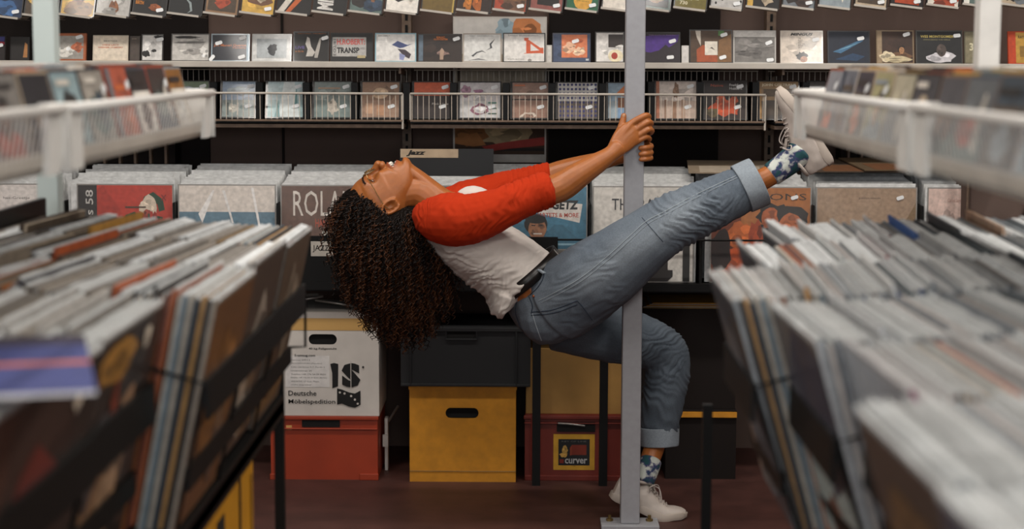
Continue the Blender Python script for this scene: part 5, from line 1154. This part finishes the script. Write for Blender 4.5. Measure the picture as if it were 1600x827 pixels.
disp += folds(px, py, (760, 380), (790, 480), 19, .009, 60, .3, 1.1, 5, 3, -.6)
disp += folds(px, py, (690, 380), (760, 440), 17, .006, 26, 0, 1, 3, 2, .9)
nz = np.array([noise.noise(Vector(p) * 14) + .5 * noise.noise(Vector(p) * 34) for p in v])
disp += nz * .004
v += n_ * disp[:, None]; setv(ms, v)
bv_s = bvh_of(ms)
SHIRT = finish(ms, 'raglan_shirt', M['shirtw'], PRS)
# sleeves
def sleeve(pts, seed, bunch):
    s = MB(); loft(s, pts, cap=.25, seg=24)
    m_ = remesh(s, .0036, 2); v = vcoords(m_); n_ = vnorm(m_); px, py = pxof(v)
    dsp = np.zeros(len(v))
    dsp += folds(px, py, bunch[0], bunch[1], 12.5, .0075, 60, .62, 1.1, 4, seed, .25)
    dsp += folds(px, py, bunch[0], bunch[1], 34, .0050, 60, 0, .7, 9, seed + 2, .7)
    dsp += folds(px, py, (650, 330), (700, 330), 11, .0055, 60, -.2, .45, 4, seed + 1, .3)
    nz = np.array([noise.noise(Vector(p) * 16 + Vector((seed, 0, 0))) + .5 * noise.noise(Vector(p) * 40) for p in v])
    dsp += nz * .0032
    v += n_ * dsp[:, None]; setv(m_, v)
    bv = bvh_of(m_)
    return finish(m_, 'sleeve', M['shirtr'], SHIRT), bv
for o_ in ():
    pass
NS, bv_ns = sleeve([(668, 334, 5.165, .036, .05), (680, 340, 5.13, .064, .075), (705, 343, 5.085, .079, .085), (740, 341, 5.06, .071, .075), (790, 323, 5.06, .060, .062), (830, 305, 5.075, .053, .055), (848, 299, 5.08, .0555, .056), (859, 296, 5.082, .052, .052)], 1, ((690, 345), (862, 294)))
FS, bv_fs = sleeve([(690, 325, 5.30, .045, .06), (722, 318, 5.36, .066, .075), (765, 303, 5.385, .058, .065), (812, 289, 5.37, .050, .054), (848, 280, 5.36, .046, .048), (862, 276, 5.355, .044, .046)], 5, ((700, 325), (864, 275)))
# printed mark on the shirt chest
# ---------------- jeans
jb = MB()
loft(jb, [(832, 438, 5.245, .104, .150), (845, 455, 5.25, .118, .160), (862, 474, 5.255, .124, .168), (880, 490, 5.26, .118, .170)], cap=.25, seg=28)
jb.ell(at(858, 487, 5.185), (.098, .10, .098)); jb.ell(at(862, 487, 5.33), (.098, .10, .098))
loft(jb, [(868, 474, 5.17, .120, .105), (910, 448, 5.125, .118, .105), (950, 420, 5.08, .110, .098), (1000, 382, 5.055, .092, .086), (1040, 353, 5.055, .083, .078), (1078, 334, 5.065, .078, .074), (1120, 314, 5.08, .073, .068), (1160, 296, 5.09, .066, .062), (1172, 291, 5.092, .064, .060)], cap=.2, seg=26)
loft(jb, [(880, 495, 5.34, .11, .10), (935, 515, 5.36, .095, .095), (990, 530, 5.375, .085, .088), (1030, 546, 5.39, .076, .080), (1042, 566, 5.39, .072, .076), (1040, 600, 5.38, .069, .072), (1034, 640, 5.365, .063, .066), (1029, 672, 5.355, .058, .060)], cap=.2, seg=24)
mj = remesh(jb, .0042, 3); v = vcoords(mj); n_ = vnorm(mj); px, py = pxof(v)
near = v[:, 1] < 5.24
d1 = folds(px, py, (960, 405), (1120, 315), 23, .014, 75, .5, 1.0, 8, 2, -.5)     # knee bunching
d1 += folds(px, py, (860, 480), (960, 410), 46, .005, 80, 0, 1, 14, 4, -1.4)
d1 += folds(px, py, (1080, 335), (1175, 290), 37, .005, 60, 0, 1, 12, 5, 1.3)
d1 = d1 * near
d2 = folds(px, py, (980, 520), (1060, 560), 19, .010, 70, 0, 1.1, 8, 1, .7) * (py < 600)
d2 += folds(px, py, (1040, 570), (1030, 690), 34, .010, 60, 0, 1, 8, 3, .9)
d2 = d2 * (~near)
nz = np.array([noise.noise(Vector(p) * 9) + .5 * noise.noise(Vector(p) * 24) for p in v])
v += n_ * (d1 + d2 + nz * .0035)[:, None]; setv(mj, v)
bv_j = bvh_of(mj)
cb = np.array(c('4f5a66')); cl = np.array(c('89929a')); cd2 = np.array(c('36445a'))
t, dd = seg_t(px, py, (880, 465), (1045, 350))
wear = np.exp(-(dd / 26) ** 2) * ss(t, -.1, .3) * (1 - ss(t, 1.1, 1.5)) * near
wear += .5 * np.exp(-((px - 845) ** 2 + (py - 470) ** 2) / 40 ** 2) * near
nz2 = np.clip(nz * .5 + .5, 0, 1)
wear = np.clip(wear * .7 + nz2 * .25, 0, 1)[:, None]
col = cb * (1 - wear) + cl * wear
col = np.where((~near)[:, None], col * .75, col)  # shade on the far leg put into the denim colour
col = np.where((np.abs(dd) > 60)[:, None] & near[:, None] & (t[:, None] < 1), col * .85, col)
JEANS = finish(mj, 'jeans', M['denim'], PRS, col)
# cuffs
M['cuff'] = mat('turned_denim', c('8a939b'), .85, nscale=200, namt=.12, bump=.3, bscale=900)
def cuff(pts, name='cuff'):
    m = MB(); S = spline([tuple(at(*p[:3])) + (p[3],) for p in pts], 4); seg = 40; k = len(S)
    rings = [(i, 1.0) for i in range(k)] + [(i, .93) for i in reversed(range(k))]
    vs = []
    t = Vector(S[-1][:3] - S[0][:3]).normalized(); y = Vector((0, 1, 0)); y = (y - t * y.dot(t)).normalized(); x = t.cross(y)
    for (i, f) in rings:
        s = S[i]
        for j in range(seg):
            a = 2 * math.pi * j / seg; rr_ = s[3] * f * (1 + .02 * math.sin(3 * a + 1) + .012 * math.sin(7 * a + i * .4))
            vs.append(Vector(s[:3]) + x * math.cos(a) * rr_ + y * math.sin(a) * rr_ * .95)
    n = len(rings)
    fs = [(i * seg + j, i * seg + (j + 1) % seg, ((i + 1) % n) * seg + (j + 1) % seg, ((i + 1) % n) * seg + j) for i in range(n) for j in range(seg)]
    m.add(vs, fs)
    return m.build(name, M['cuff'], JEANS, smooth=True, loc=PRS.location)
c1 = cuff([(1159, 297, 5.09, .072), (1162, 295.5, 5.09, .0735), (1184, 285, 5.093, .0735), (1187, 283.5, 5.093, .072)])
c2 = cuff([(1029, 668, 5.355, .060), (1029, 670, 5.355, .0625), (1029.5, 694, 5.35, .0605), (1029.5, 696, 5.35, .059)])
for o_ in (c1, c2): o_.location = (0, 0, 0)
# stitched seams
def seam(pts, bv, parent, name='seam', r=.0011, m_='thread', off=.0008, n=8):
    P = spline([(p[0], p[1]) for p in pts], n); Q = []
    for p in P:
        h = hit(bv, p[0], p[1], off)
        if h is not None: Q.append(h)
    if len(Q) > 2:
        o = MB().tube(Q, r, 5).build(name, M[m_], parent, loc=PRS.location)
        if parent is not PRS: o.location = (0, 0, 0)
        return o
seam([(842, 470), (858, 462), (905, 436), (950, 400), (985, 368), (1010, 346), (1040, 330), (1090, 303), (1150, 275)], bv_j, JEANS)
seam([(846, 473), (862, 465), (909, 439), (954, 403), (989, 371), (1014, 349), (1044, 333), (1094, 306), (1152, 278)], bv_j, JEANS, r=.0008)
M['dthread'] = mat('dark_seam', c('2c3644'), .9)
seam([(830, 488), (865, 484), (902, 470)], bv_j, JEANS, 'pocket_seam', .0016, 'dthread'); seam([(830, 493), (866, 489), (902, 476)], bv_j, JEANS, 'pocket_seam', .0014, 'dthread')
seam([(902, 470), (912, 482), (925, 500)], bv_j, JEANS, 'pocket_seam', .0014, 'dthread'); seam([(832, 490), (838, 510), (846, 532)], bv_j, JEANS, 'pocket_seam', .0012)
seam([(826, 462), (832, 478), (830, 490)], bv_j, JEANS, 'pocket_seam', .0016, 'dthread')
seam([(830, 432), (850, 428), (843, 446), (828, 462)], bv_j, JEANS, 'pocket_seam', .0016, 'dthread')
seam([(808, 468), (806, 490), (818, 520), (830, 534)], bv_j, JEANS, 'waist_seam', .0014, 'dthread')
seam([(848, 418), (838, 430), (824, 448), (808, 468)], bv_j, JEANS, 'waist_seam', .0014)
seam([(1003, 340), (1022, 362), (1036, 378)], bv_j, JEANS, 'seam', .001, 'dthread')
# belt, loops, rivets, patch
m = MB(); seg = 44; vs = []
S0 = at(824, 431, 5.243); t = (at(834, 443, 5.243) - S0).normalized(); y = Vector((0, 1, 0)); x = t.cross(y).normalized()
for (f, o_) in ((1.0, -.018), (1.0, .018), (.95, .018), (.95, -.018)):
    for j in range(seg):
        a = 2 * math.pi * j / seg; vs.append(S0 + t * o_ + x * math.cos(a) * .119 * f + y * math.sin(a) * .158 * f)
fs = [(i * seg + j, i * seg + (j + 1) % seg, ((i + 1) % 4) * seg + (j + 1) % seg, ((i + 1) % 4) * seg + j) for i in range(4) for j in range(seg)]
BELT = m.add(vs, fs).build('belt', M['leather'], PRS, smooth=True)
m = MB(); m.box(-.022, .022, -.004, .004, -.018, .018, M=Matrix.Translation(S0 - x * .0 + (at(866, 404, 5.2) - S0)) @ t.to_track_quat('X', 'Z').to_matrix().to_4x4()); bk = m.build('buckle', M['chrome'], BELT, bevel=.002, loc=PRS.location); bk.location = (0, 0, 0)
bvB = BVHTree.FromPolygons([tuple(p) for p in vs], fs)
for (a, b) in (((796, 460), (808, 471)), ((842, 421), (852, 428))):
    h0, h1 = at(*a, 5.13), at(*b, 5.13)
    p0 = hit(bvB, *a, .003) or hit(bv_j, *a, .003); p1 = hit(bv_j, *b, .004)
    if p0 and p1:
        o = MB().bar(p0, p1, .012, t2=.004).build('belt_loop', M['denim2'] if 'denim2' in M else M['cuff'], JEANS, loc=PRS.location); o.location = (0, 0, 0)
for (a, b) in ((842, 430), (824, 449), (834, 463)):
    h = hit(bv_j, a, b, .001)
    if h: o = MB().ell(h, (.004, .004, .004)).build('rivet', M['copper'], JEANS, smooth=True, loc=PRS.location); o.location = (0, 0, 0)
hh = [hit(bv_j, a, b, .002) for (a, b) in ((789, 480), (797, 477), (803, 485), (803, 505), (797, 510), (791, 495))]
if all(hh): o = MB().add(hh, [tuple(range(6))]).build('leather_patch', M['patch'], JEANS, loc=PRS.location); o.location = (0, 0, 0)

# ---------------- socks and sneakers
M['sock'] = mat('patterned_sock', c('1f4a50'), .9, nscale=26, namt=.06, col2=c('c4c8c0'), bump=.3, bscale=500)
M['sock'].node_tree.nodes['Color Ramp'].color_ramp.elements.new(.5).color = (*c('3a3a66'), 1) if 'Color Ramp' in M['sock'].node_tree.nodes else (0, 0, 0, 1)
s = MB(); loft(s, [(1206, 272, 5.097, .0355), (1222, 261, 5.10, .037), (1240, 247, 5.10, .040, .038), (1250, 236, 5.10, .042, .038)], cap=.3); finish(remesh(s, .003, 2), 'sock', M['sock'], PRS)
s = MB(); loft(s, [(1018, 718, 5.315, .0335), (1012, 732, 5.303, .036), (1004, 750, 5.292, .038, .036)], cap=.3); finish(remesh(s, .003, 2), 'sock', M['sock'], PRS)
def sneaker(O, f, u, bend, nm, k_s=1.0):
    """low white trainer; f heel to toe, u sole to ankle"""
    f = f.normalized(); w_ = u.cross(f).normalized(); u = f.cross(w_).normalized()
    def P(x, y, z_):
        if x > .17:
            a = bend * min((x - .17) / .05, 1.0); r_ = x - .17
            x2 = .17 + r_ * math.cos(a) - z_ * math.sin(a) * .6; z2 = r_ * math.sin(a) + z_ * math.cos(a) if True else z_
            x, z_ = x2, z2
        return O + (f * x + w_ * y + u * z_) * k_s
    L = .268
    st = [(-.001, .010, 0), (.003, .024, .0), (.012, .032, .0), (.05, .034, 0), (.10, .033, 0), (.15, .040, 0), (.19, .044, 0), (.225, .041, 0), (.252, .030, 0), (.265, .017, 0), (.271, .006, 0)]
    S = spline([(a, b) for a, b, _ in st], 3)
    m = MB(); k = len(S); vs = []
    for (x_, b_) in S:
        e__ = .55 + .45 * min(1, min(x_ + .001, .271 - x_) / .02)
        for (yy, zz) in ((-1, .013 - .013 * e__), (-1.04, .012), (-1, .013 + .013 * e__), (1, .013 + .013 * e__), (1.04, .012), (1, .013 - .013 * e__)):
            vs.append(P(x_, yy * b_, zz))
    fs = [(i * 6 + j, i * 6 + (j + 1) % 6, (i + 1) * 6 + (j + 1) % 6, (i + 1) * 6 + j) for i in range(k - 1) for j in range(6)] + [tuple(range(6)), tuple((k - 1) * 6 + j for j in reversed(range(6)))]
    sole = m.add(vs, fs)
    # upper: x, half width, top height
    up = MB()
    prof = [(.006, .026, .078), (.025, .032, .086), (.05, .034, .082), (.075, .034, .084), (.10, .034, .090), (.125, .035, .082), (.155, .038, .068), (.185, .041, .056), (.21, .040, .048), (.235, .034, .042), (.255, .023, .034), (.266, .012, .028)]
    S2 = spline(prof, 3); k = len(S2); n = 14; vs = []
    for (x_, b_, h_) in S2:
        for j in range(n):
            a = math.pi * j / (n - 1)
            vs.append(P(x_, -b_ * math.cos(a) * (1 - .22 * math.sin(a) ** 2 * (1 if x_ < .17 else .3)), .018 + (h_ - .018) * math.sin(a) ** .75))
    fs = [(i * n + j, i * n + j + 1, (i + 1) * n + j + 1, (i + 1) * n + j) for i in range(k - 1) for j in range(n - 1)]
    fs += [(i * n + n - 1, i * n, (i + 1) * n, (i + 1) * n + n - 1) for i in range(k - 1)] + [tuple(range(n)), tuple((k - 1) * n + j for j in reversed(range(n)))]
    up.add(vs, fs)
    mu = remesh(up, .003, 3); v = vcoords(mu); n_ = vnorm(mu)
    nzz = np.array([noise.noise(Vector(p) * 38) for p in v]); v += n_ * (nzz * .0018)[:, None]; setv(mu, v)
    bvu = bvh_of(mu)
    UP = finish(mu, 'sneaker', M['shoe'], PRS)
    so = sole.build('sole', mat('rubber_sole', c('b9aca0'), .6), UP, bevel=.003, loc=PRS.location); so.location = (0, 0, 0); so.data.polygons.foreach_set('use_smooth', [True] * len(so.data.polygons))
    # tongue, collar, laces
    m = MB(); vs = []
    for i in range(5):
        x_ = .135 - i * .013; z_ = .080 + i * .0115
        for (yy, dz) in ((-.02, -.004), (0, .003), (.02, -.004)): vs += [P(x_, yy, z_ + dz), P(x_ - .002, yy, z_ + dz - .005)]
    fs = [(i * 6 + j * 2, i * 6 + j * 2 + 2, i * 6 + 8 + j * 2, i * 6 + 6 + j * 2) for i in range(4) for j in range(2)] + [(i * 6 + j * 2 + 1, i * 6 + 7 + j * 2, i * 6 + 9 + j * 2, i * 6 + 3 + j * 2) for i in range(4) for j in range(2)]
    o = m.add(vs, fs).build('tongue', M['shoe'], UP, smooth=True, loc=PRS.location); o.location = (0, 0, 0)
    m = MB(); m.tube([P(.012 + .085 * (1 - math.cos(t)) / 2, .031 * math.sin(t), .086 + .012 * (1 - math.cos(t)) / 2) for t in [2 * math.pi * k / 20 for k in range(20)]], .0045, 8, closed=True)
    o = m.build('collar', M['shoe'], UP, smooth=True, loc=PRS.location); o.location = (0, 0, 0)
    for i in range(7):
        x_ = .112 + i * .0125; h_ = np.interp(x_, [p[0] for p in prof], [p[2] for p in prof])
        pts = [P(x_ + (.004 if (k % 2) else 0) * 0 + .003 * math.sin(i), -.022 + .044 * k / 6, h_ + .0025 - .006 * abs(k / 3 - 1) ** 2) for k in range(7)]
        o = MB().tube(pts, .0024, 6, flat=.7).build('lace', M['lace'], UP, smooth=True, loc=PRS.location); o.location = (0, 0, 0)
    for s_ in (-1, 1):
        pts = [P(.112, s_ * .004, .094), P(.118, s_ * .026, .105), P(.104, s_ * .038, .092), P(.112, s_ * .030, .082), P(.116, s_ * .006, .094)]
        pts = [Vector(q) for q in spline([tuple(q) for q in pts], 5)]
        o = MB().tube(pts, .0020, 6).build('lace_bow', M['lace'], UP, smooth=True, loc=PRS.location); o.location = (0, 0, 0)
        pts = [P(.114, s_ * .004, .094), P(.135, s_ * .022, .098), P(.150, s_ * .034, .08), P(.158, s_ * .038, .062)]
        pts = [Vector(q) for q in spline([tuple(q) for q in pts], 5)]
        o = MB().tube(pts, .0019, 6).build('lace_end', M['lace'], UP, smooth=True, loc=PRS.location); o.location = (0, 0, 0)
    return UP
O1 = at(1304, 253, 5.10); sneaker(O1, Vector((-.555, 0, .83)), Vector((-.83, 0, -.555)), R(4), 'raised')
O2 = at(951, 776, 5.285); O2.z = .0665; fdir = Vector((.90, 0, -.40)); sneaker(O2, fdir, Vector((.40, 0, .90)), R(24), 'standing', .93)

# ---------------- hair: inner mass plus coils
rr = random.Random(5)
hb = MB()
for (u_, v_, w_, a, b, c_) in ((-.165, -.115, 0, .090, .098, .092), (-.19, -.08, 0, .062, .075, .080), (-.115, -.150, 0, .075, .055, .095)):
    hb.ell(H(u_, v_, w_), (a, b, c_), HM, 22, 14)
loft(hb, [(600, 350, 5.235, .120, .115), (610, 385, 5.235, .120, .115), (622, 420, 5.235, .100, .10), (630, 455, 5.24, .072, .08), (634, 480, 5.24, .040, .05)], seg=24, cap=.4)
loft(hb, [(640, 345, 5.235, .07, .09), (665, 390, 5.235, .05, .08), (672, 430, 5.235, .038, .06)], seg=20)
mh = remesh(hb, .008, 2); v = vcoords(mh); n_ = vnorm(mh)
# keep the face and ear free
d = v - np.array(hcen); U = d @ np.array(hu) - .10; V = d @ np.array(hv2) - .07; Wl = d @ np.array(hw2)
nz = np.array([noise.noise(Vector(p) * 22) + .6 * noise.noise(Vector(p) * 50) for p in v])
v += n_ * (nz * .009)[:, None]; setv(mh, v)
bv_h = bvh_of(mh)
# keep the hairline: nothing of the mass in front of it
hx, hy = -.168, 0
def vline(u_):
    if u_ < -.172: return 1.0
    if u_ < -.118: return -(u_ + .168) * 1.75
    return -.125
def free(p):
    d_ = p - hcen; u_ = d_.dot(hu) - .10; v_ = d_.dot(hv2) - .07
    if u_ > .06: return True
    return v_ < vline(u_)
vv = v.copy()
for i_, p_ in enumerate(v):
    P_ = Vector(p_)
    if not free(P_):
        d_ = P_ - hcen; u_ = d_.dot(hu) - .10; v_ = d_.dot(hv2) - .07
        vv[i_] = np.array(P_ - hv2 * min(.05, v_ - vline(u_)) - hw2 * (d_.dot(hw2)) * .35)
setv(mh, vv); v = vv
HAIR = finish(mh, 'hair', mat('hair_mass', c('0e0805'), .9, spec=.1), PRS)
import itertools
co = MB(); 
pv = [Vector(p) for p in v]; pn = [Vector(p) for p in n_]
tris = []
m1 = MB(); m2 = MB(); cnt = 0
order = list(range(len(pv))); rr.shuffle(order)
for idx in order:
    if cnt > 2600: break
    p0 = pv[idx]; nn = pn[idx]
    if nn.y > .35 and rr.random() < .8: continue
    if not free(p0): continue
    cnt += 1
    # strand falls downwards along the mass, starting pushed outwards
    L = rr.uniform(.05, .12); turns = L / rr.uniform(.014, .022); steps = int(turns * 8) + 4; rad = rr.uniform(.0030, .0060)
    dirn = (Vector((rr.uniform(-.35, .35), rr.uniform(-.3, .3), -1)) + nn * rr.uniform(.1, .7)).normalized()
    a0 = rr.uniform(0, 6.28); q = dirn.to_track_quat('Z', 'Y').to_matrix()
    pts = []; base_ = p0 - nn * .006
    for k in range(steps):
        t_ = k / (steps - 1); cen = base_ + dirn * L * t_ + nn * (.012 * math.sin(t_ * 3.1)) + Vector((0, 0, -1)) * (.02 * t_ * t_)
        a_ = a0 + turns * 2 * math.pi * t_; r__ = rad * min(1, t_ * 4 + .2)
        pts.append(cen + q @ Vector((r__ * math.cos(a_), r__ * math.sin(a_), 0)))
    if not free(pts[-1] - hv2 * .006): continue
    zlow = pts[-1].z
    (m2 if rr.random() < .22 + .35 * max(0, min(1, (1.02 - zlow) / .35)) else m1).tube(pts, [.0013] * (steps - 3) + [.0011, .0008, .0004], 3, cap=False)
for (mm, mt) in ((m1, 'hair'), (m2, 'hair2')):
    o = mm.build('curls', M[mt], HAIR, smooth=True, loc=PRS.location); o.location = (0, 0, 0); o['kind'] = 'stuff'
# loose curl tips hanging at the bottom
m3 = MB()
for k in range(150):
    a = (rr.gauss(615, 26), rr.uniform(440, 478), rr.uniform(5.17, 5.30)); p = at(*a)
    L = rr.uniform(.03, .06); turns = L / .016; pts = []
    for i in range(44):
        t_ = i / 43; a_ = turns * 6.28 * t_ + k; pts.append(p + Vector((.0045 * math.cos(a_) + .01 * math.sin(k) * t_, .0045 * math.sin(a_), -L * t_)))
    m3.tube(pts, [.0013] * 42 + [.0009, .0004], 3, cap=False)
o = m3.build('curl_tips', M['hair2'], HAIR, smooth=True, loc=PRS.location); o.location = (0, 0, 0); o['kind'] = 'stuff'
# hairline wisps along the forehead
m4 = MB()
for k in range(160):
    t_ = rr.random(); w__ = rr.uniform(-1, 1) * .066
    b0 = H(-.176 + .004 * rr.random() + .09 * max(0, abs(w__) - .045) / .02 * t_, -.018 - 14 * w__ * w__ - .01 * t_, w__)
    L = rr.uniform(.015, .035); pts = []
    dv = (hu * -1 + hv2 * rr.uniform(-.6, .4) + hw2 * rr.uniform(-.4, .4)).normalized()
    for i in range(14):
        s_ = i / 13; a_ = s_ * 6.28 * L / .010 + k; pts.append(b0 + dv * L * s_ + (hw2 * math.cos(a_) + hv2 * math.sin(a_)) * .003 * s_)
    m4.tube(pts, [.0011] * 12 + [.0007, .0003], 3, cap=False)
near_line = [i_ for i_ in range(len(pv)) if pn[i_].y < .4 and free(pv[i_]) and not free(pv[i_] + hv2 * .034)]
rr.shuffle(near_line)
for i_ in near_line[:900]:
    L = rr.uniform(.018, .045); nst = int(L / .018 * 8) + 6; dv = (pn[i_] * .7 - hv2 * rr.uniform(.2, .9) - hu * rr.uniform(-.2, .5) + Vector((0, 0, -.4))).normalized()
    q = dv.to_track_quat('Z', 'Y').to_matrix(); pts = []
    for k in range(nst):
        s_ = k / (nst - 1); a_ = s_ * 6.28 * L / .017 + i_; pts.append(pv[i_] - pn[i_] * .004 + dv * L * s_ + Vector((0, 0, -.012)) * s_ * s_ + q @ Vector((math.cos(a_), math.sin(a_), 0)) * .0038)
    m4.tube(pts, [.0012] * (nst - 2) + [.0008, .0004], 3, cap=False)
o = m4.build('hairline_wisps', M['hair'], HAIR, smooth=True, loc=PRS.location); o.location = (0, 0, 0); o['kind'] = 'stuff'
for o_ in PRS.children_recursive:
    if o_.parent is not PRS: o_.location = (0, 0, 0)
